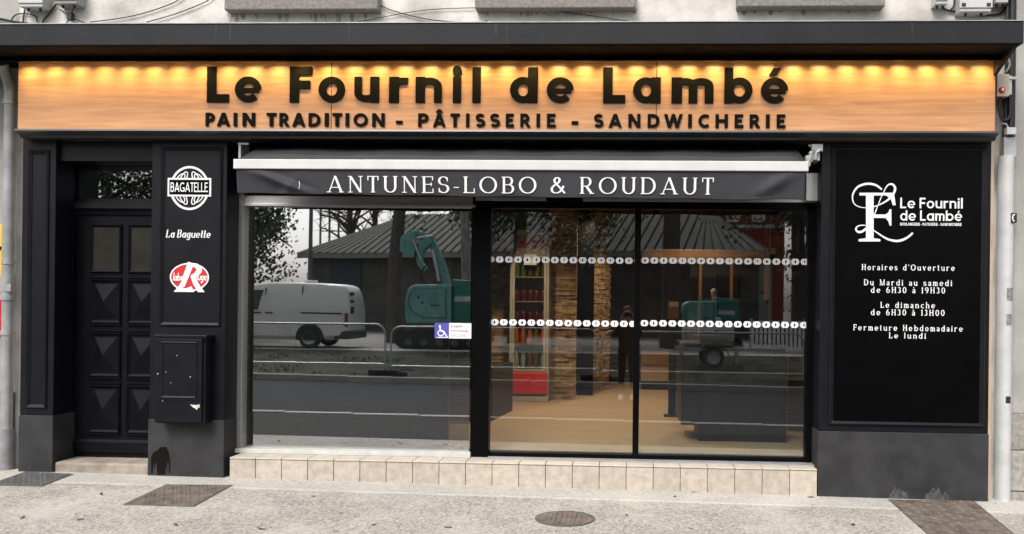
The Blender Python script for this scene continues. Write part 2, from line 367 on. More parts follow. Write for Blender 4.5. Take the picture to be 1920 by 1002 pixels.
def text(mb, s, X0, X1, Z0, h, yf, S, dep=.002, sp=.16, word=.45, step=.0004):
    gs = []; x = 0
    for c in s:
        if c == ' ': x += word; continue
        g = gb(c, S); gs.append((g, x)); x += g[2] + sp
    tot = x - sp; sx = (X1 - X0) / tot
    for g, x in gs: put_glyph(mb, g, X0 + x * sx, Z0, sx, h, yf, dep, S.slant, step=step)
    return mb

# ================================================================== GROUND
def gz(x, y): return -.0095 * (x + 1) + .012 * min(0, y)          # pavement: falls to the right and to the kerb
def grid(xs, ys, zf):
    mb = MB(); n = len(ys)
    mb.add([(x, y, zf(x, y)) for x in xs for y in ys], [(i * n + j, (i + 1) * n + j, (i + 1) * n + j + 1, i * n + j + 1) for i in range(len(xs) - 1) for j in range(n - 1)])
    return mb
def pave_mat():
    mt = bpy.data.materials.new('worn beige pavement'); mt.use_nodes = True; n = mt.node_tree; b = n.nodes['Principled BSDF']; L = n.links.new
    tc = n.nodes.new('ShaderNodeTexCoord')
    def noise(s, d=6, r=.6, vec=None):
        q = n.nodes.new('ShaderNodeTexNoise'); q.inputs['Scale'].default_value = s; q.inputs['Detail'].default_value = d; q.inputs['Roughness'].default_value = r; L(vec or tc.outputs['Object'], q.inputs['Vector']); return q.outputs[0]
    def ramp(i, p0, c0, p1, c1):
        q = n.nodes.new('ShaderNodeValToRGB'); e = q.color_ramp.elements; e[0].position = p0; e[0].color = (*c0, 1); e[1].position = p1; e[1].color = (*c1, 1); L(i, q.inputs[0]); return q.outputs[0]
    def mix(f, a, c, bt='MIX'):
        q = n.nodes.new('ShaderNodeMix'); q.data_type = 'RGBA'; q.blend_type = bt
        if isinstance(f, float): q.inputs[0].default_value = f
        else: L(f, q.inputs[0])
        L(a, q.inputs[6]); L(c, q.inputs[7]); return q.outputs[2]
    vo = n.nodes.new('ShaderNodeTexVoronoi'); vo.inputs['Scale'].default_value = 52; L(tc.outputs['Object'], vo.inputs['Vector'])
    agg = ramp(vo.outputs['Color'], .1, (.125, .113, .10), .85, (.54, .51, .465))
    fine = ramp(noise(60, 5, .75), .40, (.14, .128, .115), .60, (.50, .47, .43))
    c = mix(.5, agg, fine)
    c = mix(ramp(noise(1.1, 5), .46, (0, 0, 0), .72, (.6, .6, .6)), c, ramp(noise(40), .3, (.50, .47, .43), .7, (.68, .65, .60)))
    c = mix(ramp(noise(9, 7, .7), .56, (0, 0, 0), .74, (.55, .55, .55)), c, ramp(noise(60), .3, (.12, .10, .08), .7, (.26, .22, .18)))
    # the paler mortar line that runs along the foot of the shop
    sx = n.nodes.new('ShaderNodeSeparateXYZ'); L(tc.outputs['Object'], sx.inputs[0])
    wob = n.nodes.new('ShaderNodeMath'); wob.operation = 'MULTIPLY_ADD'; L(noise(2.2, 5), wob.inputs[0]); wob.inputs[1].default_value = .07; L(sx.outputs[1], wob.inputs[2])
    d = n.nodes.new('ShaderNodeMath'); d.operation = 'ADD'; d.inputs[1].default_value = .335; L(wob.outputs[0], d.inputs[0])
    ab = n.nodes.new('ShaderNodeMath'); ab.operation = 'ABSOLUTE'; L(d.outputs[0], ab.inputs[0])
    line = ramp(ab.outputs[0], .012, (.8, .8, .8), .045, (0, 0, 0))
    br = n.nodes.new('ShaderNodeMix'); br.data_type = 'FLOAT'; br.inputs[2].default_value = 0; L(noise(5, 4), br.inputs[0]); L(line, br.inputs[3])
    c = mix(br.outputs[0], c, ramp(noise(50), .3, (.62, .60, .56), .7, (.8, .78, .74)))
    def mth(op, a_, v, v2=None):
        q = n.nodes.new('ShaderNodeMath'); q.operation = op; L(a_, q.inputs[0]); q.inputs[1].default_value = v
        if v2 is not None: q.inputs[2].default_value = v2
        return q.outputs[0]
    near = ramp(mth('ADD', wob.outputs[0], .9), .56, (0, 0, 0), .62, (.42, .42, .42))
    c = mix(near, c, ramp(noise(35, 6), .3, (.40, .385, .36), .7, (.62, .60, .57)))
    crk = mth('ABSOLUTE', mth('SUBTRACT', noise(1.7, 9, .62), .5), 0)
    cl_ = ramp(crk, .0, (1, 1, 1), .006, (0, 0, 0)); msk = ramp(noise(.8, 2), .55, (0, 0, 0), .62, (.7, .7, .7))
    c = mix(mix(1., cl_, msk, 'MULTIPLY'), c, ramp(noise(50), .3, (.09, .08, .07), .7, (.16, .14, .12)))
    c = mix(ramp(noise(17, 2), .70, (0, 0, 0), .74, (.7, .7, .7)), c, ramp(noise(50), .3, (.10, .09, .08), .7, (.2, .18, .16)))
    L(c, b.inputs['Base Color']); b.inputs['Roughness'].default_value = .9
    bu = n.nodes.new('ShaderNodeBump'); bu.inputs['Strength'].default_value = .7; bu.inputs['Distance'].default_value = .006; L(mix(.5, vo.outputs['Distance'], noise(45, 6)), bu.inputs['Height']); L(bu.outputs[0], b.inputs['Normal'])
    return mt
frange = lambda a, b, n: [a + (b - a) * i / n for i in range(n + 1)]
struct('pavement', grid(frange(-30, 30, 60), frange(-1.98, .4, 6), gz), pave_mat())
struct('sett_strip', grid(frange(-30, 30, 60), frange(-4.2, -1.984, 6), lambda x, y: gz(x, y) - .003), M('dark sett paving', (.045, .044, .042), .9, .5, 9, .9, 14, c2=(.012, .012, .012), spec=.2))
kb = MB(); kz = lambda x, y: gz(x, -4.2)
for i in range(-30, 30): kb.box(i + .006, i + .994, -4.36, -4.203, -.5, gz(i + .5, -4.2) + .012)
struct('kerb', kb, M('granite kerb', (.36, .35, .33), .8, .2, 20, .3, 90, isl=.12), bev=.012)
ASPH = M('asphalt', (.026, .026, .03), .9, .2, 1.2, .6, 120, c2=(.018, .018, .021), spec=.25)
rz_ = lambda x, y: gz(x, -4.2) - .10 + .02 * (1 - ((y + 7.2) / 2.9) ** 2)
struct('gutter', grid(frange(-30, 30, 30), [-4.95, -4.365], lambda x, y: rz_(x, y) - .004), M('gutter setts', (.12, .115, .11), .85, .4, 14, .8, 25))
struct('road', grid(frange(-40, 40, 40), frange(-10.1, -4.95, 10), rz_), ASPH)
kb = MB()
for i in range(-40, 40): kb.box(i + .006, i + .994, -10.28, -10.1, -.6, gz(i + .5, -4.2) + .03)
struct('far_kerb', kb, MATS['granite kerb'], bev=.012)
VZ = lambda x, y: gz(x, -4.2) * max(0, 1 - (-y - 10) / 6) + .02 + .26 * min(1, max(0, (-y - 10.3) / 5.0))
struct('verge', grid(frange(-40, 40, 160), frange(-15.4, -10.28, 24), lambda x, y: VZ(x, y) + .05 * math.sin(x * 3.1 + y * 2.3) * math.sin(y * 4 + x) * (1 if -15 < y < -10.6 else 0)), MUD)
struct('path', grid(frange(-40, 40, 20), [-16.3, -15.4], lambda x, y: .285), M('pale concrete path', (.42, .40, .37), .85, .15, 3, .2, 60))
struct('yard', grid(frange(-60, 60, 30), frange(-60, -16.3, 10), lambda x, y: .275), M('gravel yard', (.24, .225, .2), .9, .35, 1.5, .6, 60, c2=(.13, .125, .11)))
struct('ground', grid(frange(-600, 600, 8), frange(-600, 600, 8), lambda x, y: -.75), M('far ground', (.12, .13, .08), .95, .3, .05))
gr = MB()
for i in range(11000):
    x = random.uniform(-16, 16); y = random.uniform(-15.3, -10.4)
    if math.sin(x * 1.7) * math.sin(y * 2.1 + x * .4) < .05: continue
    z = VZ(x, y); h = random.uniform(.02, .08); a = random.uniform(0, 6.28); dx, dy = math.cos(a) * .02, math.sin(a) * .02
    gr.add([(x - dx, y - dy, z), (x + dx, y + dy, z), (x + random.uniform(-.06, .06), y + random.uniform(-.06, .06), z + h)], [(0, 1, 2)])
struct('grass', gr, M('verge grass', (.07, .10, .03), .8, .4, 2), kind='stuff')['label'] = 'short patchy grass on the verge beyond the road'

# ================================================================== SHOP BUILDING
B = empty('shop_building', 'cream rendered building with a black painted bakery shopfront on its ground floor', 'building')
WY = .15
P1 = (-5.505, -5.19); P2 = (-4.295, -3.60); P3 = (1.70, 3.152)
mb = MB()
mb.box(-5.66, 3.33, WY, .45, 3.10, 7.0)
mb.box(-5.66, P1[0] + .02, WY, .45, -.3, 3.10); mb.box(P3[1] - .02, 3.33, WY, .45, -.3, 3.10)
obj('wall', mb, CREAM, B)
for n_, (a, b_) in enumerate(((425, 705), (895, 1190), (1388, 1655))):
    st_ = MB(); rg = random.Random(n_); zt_ = Z_(20 - 3 * n_, .145, (a + b_) / 2); xx = X_(a, .145, 10)
    while xx < X_(b_, .145, 10):
        wd = rg.uniform(.015, .07); l = rg.uniform(.02, .13) * (1.2 if n_ == 0 else .6)
        if rg.random() < .75: st_.prism([(xx, zt_), (xx + wd, zt_), (xx + wd * .8, zt_ - l * .7), (xx + wd * .5, zt_ - l), (xx + wd * .2, zt_ - l * .6)], 'y', WY - .0008 - .0002 * rg.random(), WY + .002)
        xx += wd * rg.uniform(.8, 1.6)
    obj('damp_stain', st_, M('damp stained render', (.30, .285, .265), .9, .3, 25, .3, 60), B)
mb = MB(); mb.box(P3[1] + .003, 3.215, WY - .06, WY, -.3, 3.75)
mb.box(-5.56, P1[0] - .003, WY - .05, WY, -.3, 3.75); obj('jamb', mb, JAMB, B, bev=.008)
for a, b_, y in ((420, 708, 18), (890, 1192, 15), (1383, 1660, 12)):
    x0, x1, z0 = X_(a, .03, 10), X_(b_, .03, 10), Z_(y, .03, (a + b_) / 2)
    o = obj('window_sill', MB().box(x0, x1, .03, WY + .05, z0, z0 + .17), STONE, B, bev=.01)
    win = obj('window', MB().box(x0 + .12, x1 - .12, WY - .012, WY + .02, z0 + .17, z0 + 1.75), WHITE, B)
    g = MB(); xm = (x0 + x1) / 2
    g.box(x0 + .2, xm - .05, WY - .018, WY - .013, z0 + .27, z0 + 1.65); g.box(xm + .05, x1 - .2, WY - .018, WY - .013, z0 + .27, z0 + 1.65); obj('pane', g, DGLASS, win)
def frame_mb(mb, x0, x1, z0, z1, y0, y1, t):
    mb.box(x0, x1, y0, y1, z1 - t, z1); mb.box(x0, x1, y0, y1, z0, z0 + t)
    mb.box(x0, x0 + t, y0, y1, z0 + t, z1 - t); mb.box(x1 - t, x1, y0, y1, z0 + t, z1 - t); return mb
def mould(x0, x1, z0, z1, y, t=.035, d=.02):   # mitred picture-frame moulding
    prof = [(0, 0), (0, d * .55), (t * .3, d), (t * .6, d * .6), (t, d * .25), (t, 0)]
    rings = [[(X + sx * o, y - h, Z + sz * o) for o, h in prof] for X, Z, sx, sz in ((x0, z0, 1, 1), (x1, z0, -1, 1), (x1, z1, -1, -1), (x0, z1, 1, -1))]
    mb = MB(); n = len(prof); mb.add([p for r in rings for p in r], [(i * n + j, ((i + 1) % 4) * n + j, ((i + 1) % 4) * n + j + 1, i * n + j + 1) for i in range(4) for j in range(n - 1)]); return mb
for (x0, x1), pz in ((P1, .555), (P2, .54), (P3, .543)):
    p = obj('pilaster', MB().box(x0, x1, 0, .36, pz, 3.075), BLK, B, bev=.006)
    obj('plinth', MB().box(x0 - .004, x1 + .004, -.008, .36, -.3, pz), PLINTH, p, bev=.006)
    if x0 == P1[0]: obj('moulding', mould(x0 + .06, x1 - .06, Z_(766, 0, 75), Z_(282, 0, 75), 0), BLK, p)
    elif x0 == P2[0]: obj('moulding', mould(X_(301, 0, 450), X_(416, 0, 450), Z_(612, 0, 360), Z_(276, 0, 360), 0, .032, .018), BLK, p)
    else: obj('moulding', mould(X_(1556, 0, 500), X_(1848, 0, 500), Z_(799, 0, 1700), Z_(276, 0, 1700), 0, .045, .025), BLK, p)
# spill of old paint at the foot of the second pilaster, bare scuffs on the right plinth
def blob(cx, cz, pts, y): return MB().prism([(cx + a, cz + b_) for a, b_ in pts], 'y', y, y + .002)
sp = MB(); q0 = at(301, 890, -.011)
sp.prism([(q0.x + dx, q0.z + dz) for dx, dz in ((-.088, .01), (-.09, .15), (-.07, .20), (-.03, .215), (-.01, .245), (.045, .25), (.07, .21), (.085, .13), (.088, .02), (.078, .02), (.07, .12), (.058, .10), (.052, .03), (.045, .10), (.038, .0), (-.03, 0), (-.038, .09), (-.05, .11), (-.056, .05), (-.066, .12), (-.074, .01))], 'y', -.0105, -.0075)
obj('paint_stain', sp, M('black spill', (.002, .002, .002), .4, spec=.2), B)
sp = MB()
for cx, wd, hh in ((1685, .16, .13), (1757, .2, .11)):
    q = at(cx, 935, -.01); pts = []
    for i in range(13): pts.append((q.x - wd / 2 + wd * i / 12, q.z - .01 + (.02 + random.uniform(.2, 1) * hh * math.sin(math.pi * (i + .5) / 13))))
    sp = MB().prism([(q.x - wd / 2, q.z - .02)] + pts + [(q.x + wd / 2, q.z - .02)], 'y', -.0095, -.0075)
    obj('scuff', sp, M('bare plaster scuff', (.068, .067, .065), .9, .5, 30), B)
# lintel over the old house door, cornice below the fascia, black header behind the awning
lz = Z_(303, .05, 200)
obj('lintel', MB().box(P1[1], P2[0], .05, .30, lz, 3.075), BLK, B, bev=.005)
CORN = M('grey cornice', (.05, .049, .05), .32, .15, 4)
mb = MB().prism([(.10, 3.128), (-.185, 3.128), (-.19, 3.112), (-.165, 3.098), (-.12, 3.082), (-.11, 3.062), (.10, 3.062)], 'x', X_(28, -.18, 250), X_(1873, -.18, 250)); obj('cornice', mb, CORN, B)
obj('header', MB().box(P2[1], P3[0], .16, .36, 2.645, 3.075), FRAMEBLK, B)
LX = (-6.4, 3.168)
cp = obj('canopy', MB().box(LX[0], LX[1], -.55, WY, 3.758, 3.937), LEDGE, B, bev=.006)
obj('flashing', MB().box(LX[0] - .004, LX[1] + .006, -.558, WY - .002, 3.9375, 3.944), ZINC, cp)
for n_, (px_, l_, w_) in enumerate(((405, .8, .006), (432, 1., .008), (655, .95, .007), (930, .6, .012), (950, 1., .006), (1710, .7, .006))):
    xl = X_(px_, -.551, 60); dm = MB().prism([(xl - w_, 3.93), (xl + w_, 3.93), (xl + w_ * .5, 3.93 - .17 * l_), (xl - w_ * .3, 3.93 - .17 * l_)], 'y', -.5515, -.549); obj('drip_mark', dm, M('chalky drip', (.035, .034, .037), .8, .4, 40), cp)
obj('light_shield', MB().box(-5.60, LX[1] - .02, -.255, -.235, 3.708, 3.7555), FRAMEBLK, cp)
obj('soffit', MB().box(LX[0] + .03, LX[1] - .03, -.54, WY - .02, 3.752, 3.7575), M('dark soffit board', (.006, .0055, .005), .8, spec=.1), cp)
obj('bracket', MB().prism([(-.5, 3.757), (-.1, 3.757), (-.1, 3.62), (-.2, 3.66)], 'x', LX[1] - .05, LX[1] - .02), LEDGE, cp)
# doorstep of the house door
obj('threshold', MB().box(P1[1], P2[0], .02, .45, -.2, .128), M('worn stone step', (.36, .31, .26), .85, .25, 6, .4, 60, c2=(.2, .17, .14)), B, bev=.02)
# tiled step under the window and sliding door
SX = (X_(431, 0, 870), X_(1532, 0, 900)); SZ = .208
ts = obj('tiled_step', MB().box(SX[0] + .004, SX[1] - .004, .004, .40, -.3, SZ - .012), GROUT, B)
n = 22; tw = (SX[1] - SX[0]) / n; mb = MB(); mt_ = MB()
for i in range(n):
    a, b_ = SX[0] + i * tw + .0025, SX[0] + (i + 1) * tw - .0025
    mb.box(a, b_, -.006, .0035, gz(a, 0) - .06, SZ - .016); mt_.box(a, b_, -.012, .30, SZ - .0115, SZ + .003)
obj('riser_tile', mb, TILE, ts, bev=.003); obj('tread_tile', mt_, TILETOP, ts, bev=.004)

# ---- house door (recessed)
DY = .30
dx0, dx1 = X_(137, DY, 600), X_(331, DY, 600); dzb, dzt = .132, Z_(396, DY, 200)
BLK_SHADE = M('black paint in shade', (.0035, .0035, .0055), .5, .25, 6, .1, 40, spec=.13)  # pilaster black darkened: shade of the recess put into the colour
D_ = obj('door', MB().box(dx0, dx1, DY, DY + .05, dzb, dzt), BLK_SHADE, B, bev=.003)
fr = MB(); fr.box(P1[1] + .0, dx0 - .003, DY - .02, DY + .08, .13, lz + .1); fr.box(dx1 + .003, P2[0] + .2, DY - .02, DY + .08, .13, lz + .1)
obj('door_frame', fr, BLK_SHADE, B, bev=.004)
tb0, tb1 = Z_(402, DY - .05, 200), Z_(381, DY - .05, 200)
obj('transom_bar', MB().prism([(DY + .06, tb0), (DY - .02, tb0), (DY - .03, tb0 + .03), (DY - .06, tb0 + .055), (DY - .06, tb1), (DY + .06, tb1)], 'x', dx0 - .02, dx1 + .02), BLK, B)
tr = obj('transom_window', frame_mb(MB(), dx0, dx1, tb1, lz + .1, DY, DY + .05, .045), BLK, B)
obj('pane', MB().box(dx0 + .045, dx1 - .045, DY + .02, DY + .026, tb1 + .045, lz + .055), GL_TRANS, tr)
dc = X_(234, DY, 600)
def dcol(k, a, b_):   # door column, mirrored about the middle stile
    x0, x1 = X_(a, DY, 600), X_(b_, DY, 600)
    return (x0, x1) if k == 0 else (2 * dc - x1, 2 * dc - x0)
mo = MB()
for k in (0, 1):
    x0, x1 = dcol(k, 169, 228)
    za, zb = Z_(512, DY, 200), Z_(421, DY, 200)
    for part in (mould(x0, x1, za, zb, DY, .03, .022),): mo.add(part.v, part.f)
    obj('door_pane', MB().box(x0 + .03, x1 - .03, DY - .006, DY - .001, za + .03, zb - .03), M('dim obscure glass', (.022, .022, .018), .2, .3, 4, spec=.3), D_)
    for ya, yb in ((607, 524), (707, 624), (812, 722)):
        za, zb = Z_(ya, DY, 200), Z_(yb, DY, 200)
        q = mould(x0, x1, za, zb, DY, .028, .022); mo.add(q.v, q.f)
        mo.box(x0 - .004, x1 + .004, DY - .022, DY - .001, zb + .012, zb + .022); mo.box(x0 - .004, x1 + .004, DY - .026, DY - .001, za - .012, za - .002)
        px, pz = (x0 + x1) / 2, (za + zb) / 2; a, c = (x1 - x0) / 2 - .045, (zb - za) / 2 - .045
        obj('diamond_panel', MB().add([(px - a, DY - .001, pz - c), (px + a, DY - .001, pz - c), (px + a, DY - .001, pz + c), (px - a, DY - .001, pz + c), (px, DY - .042, pz)], [(0, 1, 4), (1, 2, 4), (2, 3, 4), (3, 0, 4), (0, 3, 2, 1)]), BLK_SHADE, D_)
obj('moulding', mo, BLK_SHADE, D_)
obj('kick_rail', MB().prism([(DY - .001, Z_(848, DY, 200)), (DY - .02, Z_(848, DY, 200)), (DY - .02, Z_(829, DY, 200)), (DY - .012, Z_(824, DY, 200)), (DY - .001, Z_(824, DY, 200))], 'x', dx0, dx1), BLK_SHADE, D_)
obj('stairwell', MB().box(dx0 - .3, dx1 + .3, 1.2, 1.25, 0, 3.2).box(dx0 - .35, dx0 - .3, .4, 1.25, 0, 3.2), INDARK, B)

# ---- fixed shop window
GY = .30
wx0, wx1 = X_(443, .27, 600), X_(886, .27, 600)
F = obj('shop_window', MB().box(wx0, X_(457, .27, 600), .245, .33, SZ + .003, 2.64), ALU, B, bev=.003)
mb = MB().box(X_(457, .27, 600) + .001, wx1 + .02, .25, .33, Z_(386, .25, 660), 2.60); mb.box(X_(457, .27, 600) + .001, wx1 + .02, .235, .33, Z_(388, .25, 660), Z_(383, .25, 660)); obj('top_rail', mb, ALU, F, bev=.002)
obj('window_sill', MB().box(wx0 + .03, wx1 + .005, .20, .33, SZ + .0035, SZ + .045), M('dulled white sill', (.52, .52, .5), .5, .1, 8), F, bev=.004)
g0, g1 = X_(457, .3, 600), X_(882, .3, 600)
def pane_mb(x0, x1, z0, z1, y, t=.008):
    mb = MB(); mb.mi = 1; mb.box(x0, x1, y, y + t, z0, z1); mb.m[2] = 0; return mb
obj('pane', pane_mb(g0, g1, SZ + .045, Z_(387, .3, 660), GY), [GL_WIN, GL_CLEAR], F)
# ---- sliding entrance
E_ = obj('sliding_door', MB().box(X_(885, .27, 600), X_(919, .27, 600), .24, .36, SZ + .0035, 2.60), FRAMEBLK, B, bev=.003)
mb = MB(); xa, xb = X_(919, .27, 600), X_(1541, .27, 600)
mb.box(X_(1511, .3, 600), P3[0] + .04, .25, .36, SZ + .0035, 2.60); mb.box(xa, xb, .25, .36, Z_(392, .25, 1200), 2.565)
mb.box(xa, xb, .262, .36, SZ + .0035, SZ + .05); mb.box(X_(1188.5, .27, 600), X_(1200, .27, 600), .268, .345, SZ + .051, Z_(392, .25, 1200) - .001)
obj('door_frame', mb, FRAMEBLK, E_, bev=.003)
obj('header_rail', MB().box(wx1 + .021, xb, .238, .36, 2.566, 2.601), ALU, E_, bev=.002)
obj('motion_sensor', MB().box(X_(1022, .22), X_(1090, .22), .205, .238, 2.56, 2.60), FRAMEBLK, E_, bev=.006)
obj('sill_plate', MB().box(xa, P3[0], .13, .258, SZ + .0035, SZ + .012), M('grey threshold plate', (.40, .40, .42), .45, .1, 4, metal=.4), E_)
for a, b_ in ((919, 1189), (1199.5, 1512)):
    x0, x1 = X_(a, GY, 600), X_(b_, GY, 600)
    pn = obj('pane', pane_mb(x0, x1, SZ + .05, Z_(391, .3, 1200), GY), [GL_DOOR, GL_CLEAR], E_)
    for py in (487, 605):
        z = Z_(py + .012 * (a - 919) * 0 + (2 if a > 1000 else 0) + 1, GY, (a + b_) / 2)
        mb = MB(); k = 0; pitch = 17.45 / 205; x = x0 + .005
        if a < 1000: x -= .045 if py < 500 else .0
        hw, hh = .0375, .0275
        while x < x1 - .004:
            cx = x + hw; pts = [(cx - hw, z), (cx - hw * .78, z + hh * .72), (cx - hw * .5, z + hh), (cx + hw * .5, z + hh), (cx + hw * .78, z + hh * .72), (cx + hw, z), (cx + hw * .78, z - hh * .72), (cx + hw * .5, z - hh), (cx - hw * .5, z - hh), (cx - hw * .78, z - hh * .72)]
            pts = [(min(max(p, x0 + .003), x1 - .003), q) for p, q in pts]
            mb.mi = 0; mb.prism(pts, 'y', GY - .003, GY - .0005)
            if x0 + .02 < cx < x1 - .02:
                mb.mi = 1; r_ = random.Random(int(cx * 999)); s_ = r_.uniform(-.004, .004)
                mb.prism([(cx - .006 + s_, z - .012), (cx + .002, z - .016), (cx + .007 - s_, z + .002), (cx + .003 + s_, z + .015), (cx - .005, z + .013)], 'y', GY - .0045, GY - .0032)
                if r_.random() < .45:
                    for sg in (-1, 1): mb.prism([(cx + sg * .017, z - .014), (cx + sg * .022, z), (cx + sg * .017, z + .014), (cx + sg * .0195, z)], 'y', GY - .0045, GY - .0032)
            x += pitch
        obj('decal_strip', mb, [VINYL, LETTER], pn)

# ---- room behind the glass
FZ = .262; RY = 7.6
obj('shop_floor', grid(frange(-4.4, 2.3, 4), frange(.37, RY, 6), lambda x, y: FZ), WOODIN, B)
mb = MB(); mb.box(-4.5, -4.4, .37, RY, FZ, 3.1); mb.box(2.3, 2.4, .37, RY, FZ, 3.1); mb.box(-4.5, 2.4, RY, RY + .1, FZ, 3.1); obj('interior_wall', mb, INDARK, B)
obj('ceiling', MB().box(-4.5, 2.4, .37, RY + .1, 3.1, 3.16), M('dark ceiling', (.03, .025, .02), .7), B)
def stacked(x0, x1, y, z0, z1, side=None):
    mb = MB(); z = z0; rg = random.Random(int(x0 * 100))
    while z < z1 - .01:
        h = rg.uniform(.022, .042); x = x0 - rg.uniform(0, .2)
        while x < x1:
            l = rg.uniform(.12, .38); a, b_ = max(x, x0), min(x + l - .002, x1)
            if b_ - a > .02:
                d = rg.uniform(.01, .045)
                mb.box(a, b_, y - d, y + .06, z, min(z + h - .002, z1))
            x += l
        z += h
    return mb
sp1 = obj('stone_pillar', stacked(X_(1028, 4.7), X_(1081, 4.7), 4.7, FZ, 3.1), STACK, B, bev=.003)
p_ = MB(); a, b_ = X_(1110, 5.6), X_(1140, 6.3); rg = random.Random(3); z = FZ
while z < 3.08:                                    # second clad wall runs back into the room
    h = rg.uniform(.022, .042); t = 0.
    while t < 1:
        l = rg.uniform(.15, .4); t1 = min(1, t + l); d = rg.uniform(0, .03)
        q = [(a + (b_ - a) * s - d, 5.6 + .7 * s) for s in (t, t1 - .004)]
        p_.add([(q[0][0], q[0][1], z), (q[1][0], q[1][1], z), (q[1][0] + .05, q[1][1] + .05, z), (q[0][0] + .05, q[0][1] + .05, z)] + [(q[0][0], q[0][1], z + h - .003), (q[1][0], q[1][1], z + h - .003), (q[1][0] + .05, q[1][1] + .05, z + h - .003), (q[0][0] + .05, q[0][1] + .05, z + h - .003)], [(3, 2, 1, 0), (4, 5, 6, 7), (0, 1, 5, 4), (1, 2, 6, 5), (2, 3, 7, 6), (3, 0, 4, 7)]); t = t1
    z += h
obj('stone_pillar', p_, STACK, B)
lx = X_(461, .8), X_(468, .62)
obj('brick_reveal', stacked(X_(459.5, .35), X_(468, .35), .362, FZ, 2.55), M('pale stacked stone', (.55, .36, .22), .85, .25, 9, .5, 50, c2=(.30, .19, .11), isl=.4), B)
obj('wood_panel', MB().box(X_(1479, 1.95), 2.25, 1.95, 1.99, FZ, 1.25), WOODBR, B, bev=.004); obj('wood_panelling', MB().box(2.26, 2.297, .5, 6, FZ, 1.35), WOODBR, B, bev=.004)
def lamp(x, y, e):
    t = empty('ceiling_spotlight', 'small black ceiling spotlight over the ' + ('counter' if x > .8 else 'back bench, added to brighten it' if y > 5.2 else 'stone clad pillars, added to brighten them' if y > 4 else 'drinks fridge' if y > 3 else 'shop entrance floor'), 'spotlight', (x, y, 3.1))
    mb = MB().lathe([(.001, 0), (.05, 0), (.05, -.10), (.042, -.10), (.04, -.06)], (0, 0, 0), 'z', 16); obj('housing', mb, FRAMEBLK, t, local=True, smooth=True)
    obj('lens', MB().lathe([(.0005, -.075), (.04, -.075)], (0, 0, 0), 'z', 16), emis('warm lens', (1, .62, .3), 6), t, local=True)
    l = bpy.data.lights.new('spotlight_lamp', 'SPOT'); l.energy = e; l.color = (1, .74, .48); l.spot_size = R(130); l.spot_blend = .8; l.shadow_soft_size = .05
    o = bpy.data.objects.new('spotlight_lamp', l); col.objects.link(o); o.parent = t; o.location = (0, 0, -.11)
lamp(-1.3, 3.3, 150); lamp(-.5, 1.6, 100); lamp(.9, 3.0, 80); lamp(-.5, 5.1, 110); lamp(.45, 5.4, 95)  # last two are unseen spotlights added to brighten pillars and bench

# ---- roller blind behind the fixed window
bl = empty('roller_blind', 'dark grey roller blind drawn down behind the large shop window', 'blind', (X_(650, .37), .37, .3))
b0, b1 = X_(469, .37, 600), X_(831, .37, 600)
obj('fabric', MB().box(b0, b1, .368, .372, .30, 2.52), BLIND, bl)
mb = MB().tube([(b0, .37, .30), (b1, .37, .30)], .014); obj('bottom_bar', mb, COUNTER, bl); obj('roller', MB().tube([(b0, .385, 2.52), (b1, .385, 2.52)], .03), COUNTER, bl)
mb = MB().box(X_(829, .5), X_(843, .5), .5, .54, FZ, 2.8); solo('wooden_post', mb, WOODBR, 'brown wooden post beside the dark blind inside the shop', 'post', bev=.004)

# ================================================================== FASCIA SIGN
FY = -.08
fx0, fx1 = X_(34, FY, 180), X_(1866, FY, 180)
SG = empty('fascia_sign', 'long light wood fascia sign with raised black letters under the ledge', 'sign', ((fx0 + fx1) / 2, FY, 3.128))
def wood_mat():
    mt = bpy.data.materials.new('light oak laminate'); mt.use_nodes = True; n = mt.node_tree; b = n.nodes['Principled BSDF']; L = n.links.new
    tc = n.nodes.new('ShaderNodeTexCoord'); mp = n.nodes.new('ShaderNodeMapping'); mp.inputs['Scale'].default_value = (.55, 1, 9); L(tc.outputs['Object'], mp.inputs[0])
    no = n.nodes.new('ShaderNodeTexNoise'); no.inputs['Scale'].default_value = 3; no.inputs['Detail'].default_value = 7; no.inputs['Distortion'].default_value = .6; L(mp.outputs[0], no.inputs['Vector'])
    mp2 = n.nodes.new('ShaderNodeMapping'); mp2.inputs['Scale'].default_value = (3, 1, 130); L(tc.outputs['Object'], mp2.inputs[0])
    n2 = n.nodes.new('ShaderNodeTexNoise'); n2.inputs['Scale'].default_value = 2; n2.inputs['Detail'].default_value = 4; L(mp2.outputs[0], n2.inputs['Vector'])
    cr = n.nodes.new('ShaderNodeValToRGB'); e = cr.color_ramp.elements; e[0].position = .3; e[0].color = (.53, .255, .12, 1); e[1].position = .68; e[1].color = (.71, .385, .20, 1); L(no.outputs[0], cr.inputs[0])
    mx = n.nodes.new('ShaderNodeMix'); mx.data_type = 'RGBA'; mx.blend_type = 'OVERLAY'; mx.inputs[0].default_value = .22; L(cr.outputs[0], mx.inputs[6]); L(n2.outputs[0], mx.inputs[7]); L(mx.outputs[2], b.inputs['Base Color'])
    b.inputs['Roughness'].default_value = .34; return mt
WOODF = wood_mat(); sx = [fx0, X_(621.5, FY, 180), X_(1231, FY, 180), fx1]
for i in range(3): obj('panel', MB().box(sx[i] + (.003 if i else 0), sx[i + 1] - (.003 if i < 2 else 0), FY, FY + .02, 3.129, 3.756), WOODF, SG, bev=.0015)
obj('backing', MB().box(fx0 + .002, fx1 - .002, FY + .021, WY - .001, 3.129, 3.756), BLK, SG)
FUT = ST(.268, .225, .725, kc=.82)
